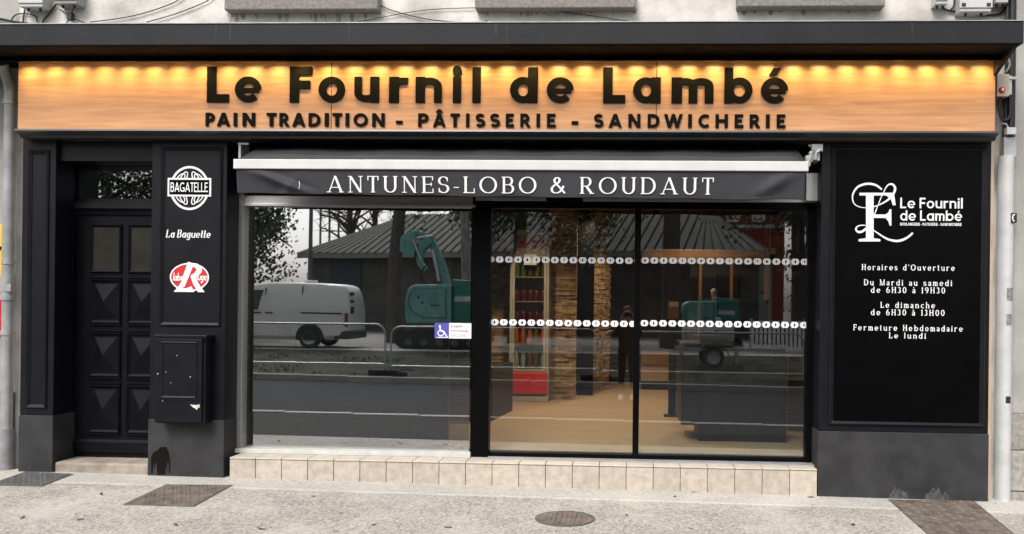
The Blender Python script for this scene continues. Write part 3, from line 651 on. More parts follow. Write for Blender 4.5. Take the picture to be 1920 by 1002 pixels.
LT = [('L', 387.5, 428.5), ('e', 440, 489), ('F', 543, 584), ('o', 597, 646.5), ('u', 664, 710.6), ('r', 729, 765), ('n', 779, 828), ('i', 848, 865), ('l', 885.6, 901),
      ('d', 956, 1008), ('e', 1025, 1075.5), ('L', 1131, 1172.5), ('a', 1187, 1239), ('m', 1259, 1338), ('b', 1358, 1411), ('é', 1427, 1478)]
LYF = FY - .016
def letters(tab, S, ytop, ybase, slope, dep):
    for c, a, b_ in tab:
        pb = ybase + slope * (a - 386); z0 = Z_(pb, LYF, a); z1 = Z_(pb - (ybase - ytop), LYF, a); x0, x1 = X_(a, LYF, 180), X_(b_, LYF, 180)
        g = gb(c, S); sx_ = (x1 - x0) / g[2]
        mb = MB(); put_glyph(mb, g, x0, z0, sx_, z1 - z0, LYF, dep, step=.0006); obj('letter', mb, LETTER, SG)
letters(LT, FUT, 125, 191.8, .0020, .013)
t1 = [('P', 82, 135), ('A', 150, 228), ('I', 250, 270), ('N', 302, 380), ('T', 448, 505), ('R', 525, 585), ('A', 602, 680), ('D', 700, 770), ('I', 797, 820), ('T', 843, 900), ('I', 922, 943), ('O', 970, 1055), ('N', 1080, 1158), ('-', 1225, 1263), ('P', 1358, 1420), ('Â', 1447, 1523), ('T', 1552, 1607), ('I', 1645, 1665), ('S', 1703, 1760), ('S', 1790, 1850)]
t2 = [('E', 28, 77), ('R', 115, 178), ('I', 212, 233), ('E', 275, 328), ('-', 423, 463), ('S', 558, 615), ('A', 645, 725), ('N', 762, 838), ('D', 880, 952), ('W', 978, 1090), ('I', 1123, 1145), ('C', 1185, 1250), ('H', 1287, 1362), ('E', 1402, 1455), ('R', 1493, 1557), ('I', 1590, 1613), ('E', 1655, 1708)]
letters([(c, 360 + a / 3.2, 360 + b_ / 3.2) for c, a, b_ in t1] + [(c, 940 + a / 3.2, 940 + b_ / 3.2) for c, a, b_ in t2], ST(.225, .205, .7), 211.5, 236.5, .0030, .013)

# ---- LED strip hidden behind the shield
LS = empty('led_strip', 'row of warm yellow lights under the ledge washing the wooden sign', 'light strip', (-1.2, -.19, 3.750))
LEDM = emis('warm led', (1, .70, .3), 40); LEDB = M('led carrier', (.05, .05, .05), .5)
nl = 38; pit = (fx1 - fx0) / nl
ll = bpy.data.lights.new('led_light', 'AREA'); ll.shape = 'RECTANGLE'; ll.energy = .37; ll.color = (1, .73, .28); ll.size = .11; ll.size_y = .02; ll.spread = R(105)
lens_proto = None
for i in range(nl):
    x = fx0 + (i + .5) * pit
    if lens_proto is None:
        mb = MB(); mb.mi = 0; mb.box(-.06, .06, -.012, .012, -.008, 0); mb.mi = 1
        for k in (-1, 0, 1): mb.lathe([(.0005, -.0125), (.006, -.011), (.0065, -.0082)], (k * .042, 0, 0), 'z', 8)
        o = obj('led_module', mb, [LEDB, LEDM], LS, local=True); lens_proto = o
    else: o = lens_proto.copy(); col.objects.link(o); o.parent = LS
    o.location = (x + 1.2, 0, 0)
    lo = bpy.data.objects.new('led_light', ll); col.objects.link(lo); lo.parent = LS; lo.location = (x + 1.2, .0, -.014); lo.rotation_euler = (R(26), 0, 0)

# ================================================================== AWNING
AY = -.33
ax0, ax1 = X_(440, AY, 310), X_(1515, AY, 310)
AW = empty('awning', 'charcoal fabric awning with white front bar and lettered valance above the entrance', 'awning', ((ax0 + ax1) / 2, .1, 2.55))
az1, az0 = Z_(301.5, AY, 960), Z_(320, AY, 960)
obj('front_bar', MB().box(ax0, ax1, AY - .03, AY + .02, az0, az1), M('white awning bar', (.58, .58, .57), .5, .05, 6), AW, bev=.006)
cs = MB(); nx = 40; rows = [(.13, 3.03), (0, 2.985), (-.15, 2.925), (AY + .01, az1 + .004)]
cs.add([(ax0 + .03 + (ax1 - ax0 - .05) * i / nx, y, z - .006 * math.sin(i * .9 + k) * (k in (1, 2))) for i in range(nx + 1) for k, (y, z) in enumerate(rows)], [(i * 4 + k, (i + 1) * 4 + k, (i + 1) * 4 + k + 1, i * 4 + k + 1) for i in range(nx) for k in range(3)])
o = obj('canvas', cs, CANVAS, AW, smooth=True); o.modifiers.new('thick', 'SOLIDIFY').thickness = .003
def valY(x, z):
    u = (x - ax0) / (ax1 - ax0); v = (az0 - z) / .21; s = .0
    s += .028 * math.exp(-((u - .035 - .10 * v) / .022) ** 2) * math.sin(min(1, max(0, v)) * 2.6) - .018 * math.exp(-((u - .075 - .12 * v * v) / .02) ** 2) * min(1, max(0, v))
    s += .010 * math.exp(-((u - .122 + .03 * v) / .010) ** 2) * v
    s += .02 * math.exp(-((u - .97 + .05 * v) / .018) ** 2) * math.sin(min(1, max(0, v)) * 3)
    s *= min(1, max(0, (.148 - u) / .04)) if u < .5 else 1
    return AY - .012 - s * 1.7 + .006 * math.sin(u * 41) * max(0, v) + .004 * math.sin(u * 17 + 1) * max(0, v) + .02 * max(0, v)
vx0, vx1 = ax0 + .02, X_(1510, AY, 350); vz1, vz0 = az0 + .004, None
va = MB(); nx, nz = 260, 28
for i in range(nx + 1):
    u = i / nx; x = vx0 + (vx1 - vx0) * u; zb = Z_(362.5 + (374.5 - 362.5) * min(1, u * 1.15), AY, 443 + 1067 * u) + .004 * math.sin(u * 41)
    for j in range(nz + 1):
        z = vz1 + (zb - vz1) * j / nz; va.v.append((x, valY(x, z), z))
for i in range(nx):
    for j in range(nz):
        k = i * (nz + 1) + j; va.f.append((k, k + nz + 1, k + nz + 2, k + 1)); va.m.append(0)
va_o = obj('valance', va, CANVAS, AW, smooth=True); va_o.modifiers.new('thick', 'SOLIDIFY').thickness = .003
SER = ST(.135, .05, .68, .13, False)
tx = MB(); zl = Z_(363, AY, 960); hl = (Z_(331.5, AY, 640) - Z_(362, AY, 640))
text(tx, 'ANTUNES-LOBO & ROUDAUT', X_(613, AY, 350), X_(1338, AY, 350), zl, hl, lambda X, Z: valY(X, Z) - .009, SER, .003, .27, .55, step=.0003)
obj('lettering', tx, VINYL, va_o)
tr_ = MB(); q = at(563, 348, AY); tr_.tube([(q.x, AY - .03, q.z + .03), (q.x + .01, AY - .035, q.z), (q.x, AY - .03, q.z - .035)], .003, 5); obj('tear', tr_, VINYL, va_o)
obj('guide_post', MB().box(X_(1528, .2, 340), X_(1541, .2, 340), .2, .237, 2.57, Z_(290, .2, 1535)).box(X_(1511, .16, 370), X_(1534, .16, 370), .15, .198, Z_(377, .16, 1520), Z_(325, .16, 1520)), ALU, AW, bev=.003)
obj('roller_tube', MB().tube([(ax0 + .03, .12, 3.0), (ax1 - .02, .12, 3.0)], .04, 14), COUNTER, AW, smooth=True)
for sx_, s in ((ax0 + .06, 1), (ax1 - .06, -1)): arm = MB(); arm.tube([(sx_, .14, 2.9), (sx_ + s * .75, -.02, 2.86), (sx_ + s * .05, AY + .03, 2.80)], .02, 8); obj('folding_arm', arm, STEEL, AW)
br = MB()
for x, s in ((X_(453, .02, 280), 1), (X_(1533, .02, 280), -1)):
    b2 = MB().box(x - .012, x + .012, -.02, .16, 2.9, 3.04).box(min(x - .012, x + s * .09), max(x + .012, x + s * .09), -.035, -.0205, 3.02, 3.04); obj('bracket', b2, STEEL, AW, bev=.003)
for x0_, x1_, za_, zb_, y_ in ((1511, 1524, 292, 304, -.2), (1522, 1543, 270, 284, -.06), (1518, 1532, 284, 300, -.12), (1508, 1520, 304, 312, -.28)):
    br.box(X_(x0_, y_, 290), X_(x1_, y_, 290), y_, y_ + .08, Z_(zb_, y_, 1525), Z_(za_, y_, 1525))
br.tube([(X_(1527, -.1, 290), -.1, 2.98), (X_(1514, -.28, 310), -.29, 2.83)], .012, 8); br.tube([(X_(1540, -.05, 280), -.05, 3.0), (X_(1520, -.05, 280), -.05, 2.92)], .014, 8)
obj('hinge', br, STEEL, AW, bev=.003)

# ================================================================== SIGNS ON THE FRONT
# right hand opening-hours panel
PYY = -.012
hp = empty('hours_panel', 'tall glossy black panel with white logo and opening hours right of the entrance', 'sign', (X_(1702, 0, 800), 0, Z_(795, 0, 1700)))
obj('board', MB().box(X_(1566, 0, 500), X_(1838, 0, 500), -.012, -.0005, Z_(793, 0, 1700), Z_(283, 0, 1700)), GLOSSBLK, hp, bev=.002)
yv = -.0145
def pxz(px, py): p = at(px, py, yv); return p.x, p.z
tx = MB(); HR = ST(.17, .09, .68, .13, False)
for s, a, b_, py, h in (("Horaires d'Ouverture", 1616, 1790, 507.5, 11), ('Du Mardi au samedi', 1620, 1785, 536, 11), ('de 6H30 à 19H30', 1633, 1772, 550, 11), ('Le dimanche', 1651, 1753, 578, 11), ('de 6H30 à 13H00', 1633, 1771, 592, 11), ('Fermeture Hebdomadaire', 1600, 1805, 621, 11), ('Le lundi', 1667, 1736, 635, 10.5)):
    tx = MB(); text(tx, s, X_(a, yv, py), X_(b_, yv, py), Z_(py, yv, (a + b_) / 2), h / 211., yv, HR, .002, .40, .85, step=.0002); obj('hours_lettering', tx, VINYL, hp)
tx = MB(); SAN = ST(.17, .15, .72, kc=.95)
text(tx, 'Le Fournil', X_(1688, yv, 390), X_(1805, yv, 390), Z_(391, yv, 1750), 19.2 / 211, yv, SAN, .002, .14, .3, step=.0002)
text(tx, 'de Lambé', X_(1688, yv, 413), X_(1804, yv, 413), Z_(414.3, yv, 1750), 18.8 / 211, yv, SAN, .002, .14, .3, step=.0002)
text(tx, 'BOULANGERIE - PATISSERIE - SANDWICHERIE', X_(1688, yv, 423), X_(1803, yv, 423), Z_(423.6, yv, 1750), 5.2 / 211, yv, ST(.2, .18), .002, .16, .35, step=.0002)
obj('logo_lettering', tx, VINYL, hp)
lg = MB(); zc = lambda u, v: pxz(1560 + u / 2.946, 320 + v / 2.946); SC = 1 / 2.946 / 211.
def poly(mb, P, y, d=.0035): mb.prism([zc(*p) for p in P], 'y', y, y + d)
poly(lg, [(188, 137), (230, 137), (230, 376), (188, 376)], yv)
poly(lg, [(152, 123), (342, 123), (352, 192), (336, 192), (326, 160), (300, 138), (152, 138)], yv - .0003)
poly(lg, [(229, 243), (296, 243), (312, 232), (318, 214), (328, 214), (328, 304), (318, 304), (312, 282), (296, 262), (229, 262)], yv - .0004)
poly(lg, [(147, 392), (267, 392), (267, 380), (232, 374), (186, 374), (147, 380)], yv - .0005)
sw = catmull([(275, 105), (240, 80), (190, 74), (140, 93), (114, 138), (124, 185), (170, 205), (230, 200), (290, 175), (332, 140), (349, 100), (332, 76), (306, 84), (280, 130), (255, 190), (234, 245), (210, 295), (175, 332), (146, 340), (132, 322), (150, 305), (188, 304), (218, 322), (260, 351), (310, 380), (365, 389), (412, 373), (446, 345)], 6)
lg.ribbon([zc(*p) for p in sw], [(7 + 3.5 * math.sin(i / len(sw) * 22)) * SC * 1.15 for i in range(len(sw))], yv - .0008, yv + .003)
obj('monogram', lg, VINYL, hp)
# pilaster marks
py2 = -.002
def small_sign(name, label, px, py): return empty(name, label, 'sign', at(px, py, -.002))
s1 = small_sign('round_logo_sign', 'round white outlined logo with lettered band, uppermost on the black pilaster', 355, 395)
cx, cz = at(355.5, 353, py2).x, at(355.5, 353, py2).z; k = 1 / 209.
mb = MB(); mb.ribbon([(cx + 36 * k * math.cos(R(i * 9)), cz + 39.5 * k * math.sin(R(i * 9))) for i in range(40)], [4.2 * k] * 40, py2 - .003, py2 + .002, True)
for sx_ in (-1, 1):
    for sz_ in (-1, 1):
        for kx, rx, rz2, th in ((13, 5.5, 15, 0), (19, 6, 12, .25)):
            pts = []
            for i in range(20):
                a = R(i * 18); u, v = rx * math.cos(a), rz2 * math.sin(a); c_, s_ = math.cos(.45 * sx_ * sz_ + th * sx_ * sz_), math.sin(.45 * sx_ * sz_ + th * sx_ * sz_)
                pts.append((cx + (sx_ * kx * .95 + u * c_ - v * s_) * k, cz + (sz_ * 17 + u * s_ + v * c_) * k))
            mb.ribbon(pts, [1.9 * k] * 20, py2 - .002 - .0003 * (kx > 15), py2 + .002, True)
obj('emblem', mb, VINYL, s1)
obj('band', MB().box(cx - 42 * k, cx + 42 * k, py2 - .005, py2 - .0035, cz - 16 * k, cz + 19 * k), VINYL, s1)
obj('band_field', MB().box(cx - 38.5 * k, cx + 38.5 * k, py2 - .0065, py2 - .0052, cz - 12.5 * k, cz + 15.5 * k), GLOSSBLK, s1)
obj('lettering', text(MB(), 'BAGATELLE', cx - 36 * k, cx + 36 * k, cz - 7.5 * k, 18 * k, py2 - .0075, ST(.14, .13, .7), .0008, .07, step=.0002), VINYL, s1)
s2 = solo('script_lettering', text(MB(), 'La Baguette', X_(311, py2, 440), X_(394, py2, 440), Z_(446, py2, 355), 15 * k, py2, ST(.2, .07, .62, .10, True, .22), .002, .12, .35, step=.0002), VINYL, 'white italic script lettering on the black pilaster between round logo and red oval', 'sign')
s3 = small_sign('oval_label_sign', 'red oval quality label with large white letter low on the black pilaster', 355, 550)
cx, cz = at(355.5, 520, py2).x, at(355.5, 520, py2).z
obj('oval', MB().disc(cx, cz, 37 * k, 26 * k, py2 - .003, py2 + .0015, 40), M('label red', (.55, .02, .03), .4), s3)
mb = MB(); mb.ribbon([(cx + 36.5 * k * math.cos(R(i * 9)), cz + 25.5 * k * math.sin(R(i * 9))) for i in range(40)], [2.6 * k] * 40, py2 - .0045, py2 - .0031, True); obj('rim', mb, VINYL, s3)
ml = MB(); q = lambda u, v: (cx + (u - 77.5) / 3.23 * 1 * k * 1.0, cz - (v) * k)
PP = lambda P, y: ml.prism([(cx + a * k, cz - b_ * k) for a, b_ in P], 'y', py2 - y, py2 - .0031)
PP([(-3, -29), (9, -26), (-9, 18), (-15, 21), (-30, 28), (-24, 22), (-17, 12)], .0050)
PP([(2, -27), (14, -26), (24, -20), (24, -10), (16, -2), (6, 2), (3, -4), (10, -8), (14, -14), (10, -19), (0, -19)], .0053)
PP([(2, -2), (9, -4), (16, 8), (22, 18), (30, 28), (17, 28), (8, 14)], .0056)
PP([(-30, 28), (-24, 21), (-5, 21), (4, 17), (10, 28)], .0059)
text(ml, 'label', cx - 32 * k, cx - 9 * k, cz - 7 * k, 15 * k, py2 - .0052, ST(.17, .15, .6, 0, True, .2), .0015, .05, step=.0002)
text(ml, 'ouge', cx + 10 * k, cx + 33 * k, cz - 6 * k, 15 * k, py2 - .0052, ST(.17, .15, .6, 0, True, .2), .0015, .05, step=.0002)
obj('lettering', ml, VINYL, s3)
# wheelchair sticker on the glass
st = empty('access_sticker', 'blue and white wheelchair ramp sticker on the shop window glass', 'sticker', at(850, 634, GY - .003))
yy = GY - .0035; x0, x1, xm = X_(815, yy, 620), X_(886, yy, 620), X_(842, yy, 620); z0, z1 = Z_(635, yy, 850), Z_(606, yy, 850); u = 1 / 205.
obj('white_field', MB().box(xm, x1, yy, yy + .003, z0, z1), VINYL, st); obj('blue_field', MB().box(x0, xm - .001, yy, yy + .003, z0, z1), M('access blue', (.10, .085, .42), .4), st)
ic = MB(); c0 = (x0 + 12 * u, z0 + 10 * u)
ic.ribbon([(c0[0] + 5.5 * u * math.cos(R(i * 15)), c0[1] + 5.2 * u * math.sin(R(i * 15))) for i in range(24)], [1.9 * u] * 24, yy - .0015, yy, True)
ic.disc(c0[0] - 2.2 * u, z0 + 23 * u, 2.1 * u, 2.1 * u, yy - .0016, yy); ic.ribbon([(c0[0] - 1.8 * u, z0 + 21 * u), (c0[0] - 1 * u, z0 + 14 * u)], [2.6 * u] * 2, yy - .0018, yy)
ic.ribbon([(c0[0] - 1 * u, z0 + 14 * u), (c0[0] + 6 * u, z0 + 13 * u)], [2 * u] * 2, yy - .002, yy); ic.ribbon([(c0[0] + 5.5 * u, z0 + 13.6 * u), (c0[0] + 12 * u, z0 + 2.6 * u)], [2.2 * u] * 2, yy - .0022, yy)
ic.prism([(x0 + 1.2 * u, z0 + 1 * u), (xm - 1.2 * u, z0 + 1 * u), (xm - 1.5 * u, z0 + 2.8 * u), (x0 + 9 * u, z0 + 2.8 * u)], 'y', yy - .0012, yy); obj('pictogram', ic, VINYL, st)
lt = MB(); text(lt, 'RAMPE', xm + 3.5 * u, xm + 25 * u, z0 + 20.5 * u, 4.6 * u, yy - .001, ST(.16, .15), .001, .2, step=.0001); text(lt, 'DACCES', xm + 3.5 * u, xm + 31 * u, z0 + 3.5 * u, 4.4 * u, yy - .001, ST(.16, .15), .001, .35, step=.0001)
lt.ribbon([(xm + 3.5 * u, z0 + 14.5 * u), (xm + 33 * u, z0 + 14.2 * u)], [1.5 * u] * 2, yy - .001, yy); lt.ribbon([(xm + 33 * u, z0 + 18 * u), (xm + 33.5 * u, z0 + 10 * u)], [.8 * u] * 2, yy - .0012, yy); lt.box(xm + 35.5 * u, xm + 38.5 * u, yy - .001, yy, z0 + 13 * u, z0 + 14.5 * u)
obj('lettering', lt, M('grey print', (.16, .15, .2), .6), st)

# ---- meter cabinet on the second pilaster
my = -.15
mc = empty('meter_cabinet', 'scuffed black wall meter cabinet hung low on the pilaster beside the door', 'cabinet', at(338, 797, -.07))
x0, x1, z0, z1 = X_(291, my, 700), X_(381, my, 700), Z_(795, my, 335), Z_(629, my, 335)
obj('body', MB().box(x0, x1 + .012, my + .02, -.001, z0, z1), BLK, mc, bev=.008)
cd_ = obj('cabinet_door', MB().box(x0 - .004, x1 - .012, my, my + .018, z0 + .014, z1 - .03), BLK, mc, bev=.005)
mb = MB(); q = mould(X_(302, my, 700), X_(369, my, 700), Z_(747, my, 335), Z_(641, my, 335), my, .02, .008); mb.add(q.v, q.f); mb.box(x0 - .002, x1 - .014, my - .004, my - .0005, Z_(751, my, 335), Z_(748, my, 335)); obj('moulding', mb, BLK, cd_)
sc_ = MB(); rg = random.Random(5)
for a, b_, s in ((332, 667, .0045), (303, 683, .005), (296, 701, .006), (311, 698, .005), (357, 707, .007), (305, 752, .004), (320, 718, .003)):
    p = at(a, b_, my); sc_.prism([(p.x + s * rg.uniform(.6, 1.2) * math.cos(R(i * 60)), p.z + s * rg.uniform(.6, 1.2) * math.sin(R(i * 60))) for i in range(6)], 'y', my - .002, my - .0004)
p = at(366, 763, my); sc_.prism([(p.x + a / 209, p.z - b_ / 209) for a, b_ in ((-10, -4), (4, -3), (8, -5), (9, 2), (5, 1), (4, 6), (0, 3), (-4, 1))], 'y', my - .002, my - .0004)
obj('paint_chip', sc_, M('bare chip', (.6, .58, .52), .7, .3, 90), cd_)
obj('lid', MB().box(x0 - .012, x1 + .03, my - .006, -.002, z1 - .026, z1 + .004), BLK, mc, bev=.006)

# ================================================================== LEFT EDGE
dp = empty('downpipe', 'grey zinc downpipe running down the wall at the left edge', 'downpipe', (-5.585, .07, gz(-5.6, 0)))
py_ = .06; pxc = X_(17.5, py_, 500)
obj('pipe', MB().tube([(pxc - .01, py_, .02), (pxc - .01, py_, 3.5), (pxc - .005, py_ - .02, 3.6), (pxc + .01, py_ - .13, 3.74)], .05, 18), ZINC, dp, smooth=True)
mb = MB()
for z in (3.42, 1.95, 1.3): mb.lathe([(.05, -.02), (.058, -.02), (.058, .02), (.05, .02)], (pxc - .01, py_, z), 'z', 18)
obj('collar', mb, ZINC, dp, smooth=True)
mb = MB(); mb.lathe([(.051, -.12), (.060, -.12), (.060, .12), (.051, .12)], (pxc - .01, py_, 1.72), 'z', 18); mb.box(pxc - .08, pxc + .06, py_ - .062, py_ - .02, 1.68, 1.75); obj('bracket', mb, ZINC, dp)
obj('shoe', MB().tube([(pxc - .01, py_, -.02), (pxc - .01, py_, .42)], .062, 18), M('cast iron shoe', (.22, .22, .23), .6, .2, 8), dp, smooth=True)
nb = empty('neighbour_building', 'grey rendered neighbouring building with granite footing beyond the left downpipe', 'building', (-9, .3, 0))
obj('wall', MB().box(-14, -5.665, .16, .5, -.4, 7), NEIGH, nb); obj('footing', MB().box(-14, -5.668, .13, .16, -.4, .75), STONE, nb, bev=.01)
ys = empty('neighbour_sign', 'yellow sign with red foot on the neighbouring wall at the far left edge', 'sign', (-6.0, .1, 1.0))
x1 = X_(6, .155, 560); obj('panel', MB().box(x1 - .6, x1, .135, .158, Z_(560, .08, 3), Z_(420, .08, 3)), M('yellow sign paint', (.75, .47, .06), .5), ys, bev=.01)
obj('foot_panel', MB().box(x1 - .6, x1 - .004, .138, .158, Z_(632, .08, 3), Z_(561, .08, 3)), RED, ys, bev=.01)
yl = MB(); yl.prism([(x1 - .03, Z_(462, .08, 3)), (x1 - .004, Z_(462, .08, 3)), (x1 - .012, Z_(469, .08, 3)), (x1 - .03, Z_(469, .08, 3))], 'y', .1315, .1345); obj('lettering', yl, LETTER, ys)

# ================================================================== RIGHT EDGE
nr = empty('neighbour_building', 'grey neighbouring wall with coursed granite blocks beside the white cable guard', 'building', (6, .2, 0))
obj('wall', MB().box(3.335, 12, .1, .5, .72, 7), NEIGH, nr)
mb = MB(); zz = -.4
for h in (.44, .36, .32):
    xx = 3.335
    while xx < 12: mb.box(xx, xx + .78, .07, .12, zz, zz + h - .008); xx += .79
    zz += h
obj('footing', mb, M('coursed granite', (.30, .28, .25), .8, .25, 25, .4, 100, isl=.15), nr, bev=.008)
gx = X_(1890, 0, 620)
cg = empty('cable_guard', 'tall white cable guard with stickers fixed to the wall at the right', 'cable guard', (gx, .02, gz(gx, 0)))
mb = MB(); gp = [(gx + .066 * math.cos(a), .09 - .10 * math.sin(a)) for a in frange(0, math.pi, 14)]
mb.prism(gp, 'z', -.08, 2.96); obj('shell', mb, PLAST, cg, smooth=True)
def sticker(px, py, w_, h_, mat_, nm='sticker'):
    p = at(px, py, -.0); mb = MB(); zf = lambda ang, z: (gx + .0672 * math.cos(ang), .09 - .1012 * math.sin(ang), z)
    c = math.acos(max(-1, min(1, (p.x - gx) / .0672))); c = min(max(c, R(42)), R(138)); da = w_ / .08 / 2
    mb.add([zf(c + s * da, z) for z in (p.z - h_ / 2, p.z + h_ / 2) for s in (1, .33, -.33, -1)], [(0, 1, 5, 4), (1, 2, 6, 5), (2, 3, 7, 6)])
    o = obj(nm, mb, mat_, cg); o.modifiers.new('thick', 'SOLIDIFY').thickness = .0008; return o
STK = M('worn grey sticker', (.32, .32, .32), .7, .6, 60, c2=(.12, .12, .12)); STB = M('black sticker', (.02, .02, .02), .5)
sticker(1894, 552, .075, .11, STK); sticker(1892, 600, .06, .10, STK); sticker(1890, 750, .055, .06, STB)
zs_ = Z_(409, 0, 1900); obj('black_sticker', MB().box(gx + .008, gx + .058, -.014, -.011, zs_ - .042, zs_ + .042).box(gx + .052, gx + .058, -.011, .05, zs_ - .042, zs_ + .042), STB, cg)
mb = MB(); mb.ribbon([(gx + .034 + .013 * math.cos(R(a_)), zs_ + .028 * math.sin(R(a_))) for a_ in range(60, 310, 25)], [.009] * 10, -.0165, -.0145); obj('sticker_mark', mb, VINYL, cg)
cn = empty('cable_conduit', 'black cable conduits rising from the white guard to the ledge', 'conduit', (gx, .1, 2.95))
mb = MB(); mb.tube([(gx + .03, .06, 2.95), (gx + .03, .06, 4.0), (gx + .035, .06, 4.6)], .026, 10); mb.tube([(gx - .03, .07, 2.9), (gx - .03, .07, 3.12), (gx - .01, .07, 3.3), (gx - .005, .07, 4.6)], .014, 8); mb.tube([(gx + .058, .07, 2.9), (gx + .058, .07, 4.6)], .012, 8); obj('conduit', mb, DKPLAST, cn, smooth=True)
obj('saddle', MB().box(gx - .045, gx + .065, .015, .09, 2.94, 3.12), ZINC, cn, bev=.006)
fs = empty('isolator_switch', 'beige emergency switch box with round red button beside the wooden sign', 'switch', at(1880, 182, .03))
iy = -.02; x0, x1, z0, z1 = X_(1869, iy, 160), X_(1893, iy, 160), Z_(181, iy, 1880), Z_(139, iy, 1880)
obj('housing', MB().box(x0, x1, iy, .12, z0, z1), M('beige enclosure', (.50, .43, .33), .5), fs, bev=.006)
obj('button', MB().lathe([(.001, -.022), (.022, -.02), (.026, -.008), (.028, 0)], ((x0 + x1) / 2 - .01, iy, z0 + .055), 'y', 20), RED, fs, smooth=True)
obj('button_mark', MB().cbox(((x0 + x1) / 2 - .01, iy - .0225, z0 + .055), (.018, .002, .022)), VINYL, fs)
mb = MB().box(x1 + .002, x1 + .03, iy + .02, .1, z0 + .02, z1 - .01); mb.box(x1 + .0, x1 + .07, iy + .01, .04, z1 - .045, z1 - .02); obj('lever', mb, STEEL, fs, bev=.003)
cb = MB(); pts = [at(a, b_, .02) for a, b_ in ((1878, 182), (1873, 200), (1877, 220), (1885, 226), (1893, 218), (1894, 195), (1893, 120))]; cb.tube(catmull([tuple(p) for p in pts], 6), .012, 8)
solo('cable_loop', cb, DKPLAST, 'black cable hanging in a loop below the beige switch box', 'cable', smooth=True)
cb = MB(); pts = [at(a, b_, -.0) for a, b_ in ((1868, 128), (1872, 112), (1878, 104), (1884, 118), (1889, 108), (1893, 122), (1886, 136))]; cb.tube(catmull([tuple(p) for p in pts], 5), .009, 6)
solo('cable_bundle', cb, M('grey loose cable', (.25, .24, .23), .6), 'loose grey cables tangled above the beige switch box', 'cable')
jb = empty('junction_box', 'small white junction box on the black conduit above the cable guard', 'junction box', at(1897, 252, 0)); jy = -.02
obj('box', MB().box(X_(1888, jy, 245), X_(1906, jy, 245), jy, .04, Z_(252, jy, 1897), Z_(239, jy, 1897)), PLAST, jb, bev=.004)
obj('lead', MB().tube(catmull([(X_(1889, jy), 0, Z_(239, jy, 1889)), (X_(1884, jy), 0, Z_(232, jy, 1884)), (X_(1879, jy), .02, Z_(231, jy, 1879))], 5), .005, 6), PLAST, jb)

# ================================================================== BOXES AND CABLES ABOVE THE LEDGE
wy = .02
def wallbox(lb, a, b_, pyb, ht, mat_, lip=True, name='telecom_box'):
    x0, x1, z0 = X_(a, wy, 10), X_(b_, wy, 10), Z_(pyb, wy, (a + b_) / 2)
    t = empty(name, lb, 'utility box', ((x0 + x1) / 2, wy, z0)); obj('body', MB().box(x0, x1, wy, WY, z0, z0 + ht), mat_, t, bev=.008)
    if lip: obj('lid', MB().box(x0 - .006, x1 + .006, wy - .012, wy + .002, z0 + .03, z0 + ht + .004), mat_, t, bev=.004)
    g = MB()
    for i in (0, 1): g.tube([(x0 + (x1 - x0) * (.25 + .5 * i), .07, z0 - .025), (x0 + (x1 - x0) * (.25 + .5 * i), .07, z0 + .001)], .012, 8)
    obj('gland', g, DKPLAST, t)
    return t, x0, x1, z0
wallbox('white utility box with lipped lid high on the left of the wall', 36, 80, 13, .2, PLAST)
wallbox('grey utility box beside the white one high on the left wall', 101, 144, 7, .2, M('grey plastic', (.3, .31, .31), .5))
t, x0, x1, z0 = wallbox('wide white utility box with two dark labels above the ledge on the right', 1800, 1859, 22, .24, PLAST)
mb = MB(); mb.box(x0 + .01, x0 + .045, wy - .0145, wy - .012, z0 + .04, z0 + .07); mb.box(x1 - .045, x1 - .01, wy - .0145, wy - .012, z0 + .04, z0 + .07); obj('label_plate', mb, DKPLAST, t)
wallbox('small white utility box left of the wide one above the ledge', 1755, 1777, 8, .14, PLAST)
wallbox('small white utility box nearest the right edge above the ledge', 1867, 1891, 5, .14, PLAST)
def cable(lb, pts, r=.0045, y=.13, name='wall_cable'):
    mb = MB(); mb.tube(catmull([tuple(at(a, b_, y)) for a, b_ in pts], 6), r, 6); solo(name, mb, DKPLAST, lb, 'cable', 'cables on the upper wall', smooth=True)
cable('thin black cable sagging up to the first stone sill, left of its thicker twin', [(170, 42), (250, 30), (320, 8), (345, -8)])
cable('black cable rising steeply toward the first stone sill from the ledge', [(275, 42), (330, 26), (385, 4), (400, -8)])
cable('thin cable dropping from the first sill to the ledge with a hooked end', [(690, -4), (730, 18), (800, 36), (870, 43), (900, 44), (914, 39)])
cable('thin cable arching under the middle stone sill above the ledge', [(660, 44), (720, 32), (800, 19), (900, 15), (1000, 17), (1110, 30), (1195, 43)], .0035)
cable('thick black cable entering at the far left above the ledge', [(-12, 33), (10, 38), (30, 42), (60, 46)], .012)
cable('looped black cable between the white box and the ledge', [(20, 40), (30, 28), (50, 26), (66, 30), (70, 42)], .006)
cable('black cable dropping straight from the white utility box', [(48, 12), (45, 28), (43, 44)], .007)
cable('black cable running down from the grey utility box', [(106, 8), (92, 26), (82, 38), (80, 46)], .008)
cable('black cable slung under the wide white utility box', [(1762, 9), (1772, 18), (1790, 22), (1815, 27), (1850, 29), (1875, 26), (1885, 14), (1895, 4)], .01)
cable('short black cable between the two right hand white boxes', [(1780, 20), (1788, 12), (1790, -6)], .007)
mb = MB(); p = at(132, 32, .1); mb.box(p.x - .02, p.x + .02, .08, .13, p.z - .03, p.z + .04); mb.tube([tuple(at(112, 18, .1)), tuple(at(132, 32, .1)), tuple(at(160, 44, .1))], .006, 6); mb.tube([tuple(at(141, 6, .1)), tuple(at(132, 32, .1)), tuple(at(125, 44, .1))], .005, 6)
solo('cable_joint', mb, DKPLAST, 'black inline cable joint hanging under the grey utility box', 'cable joint')

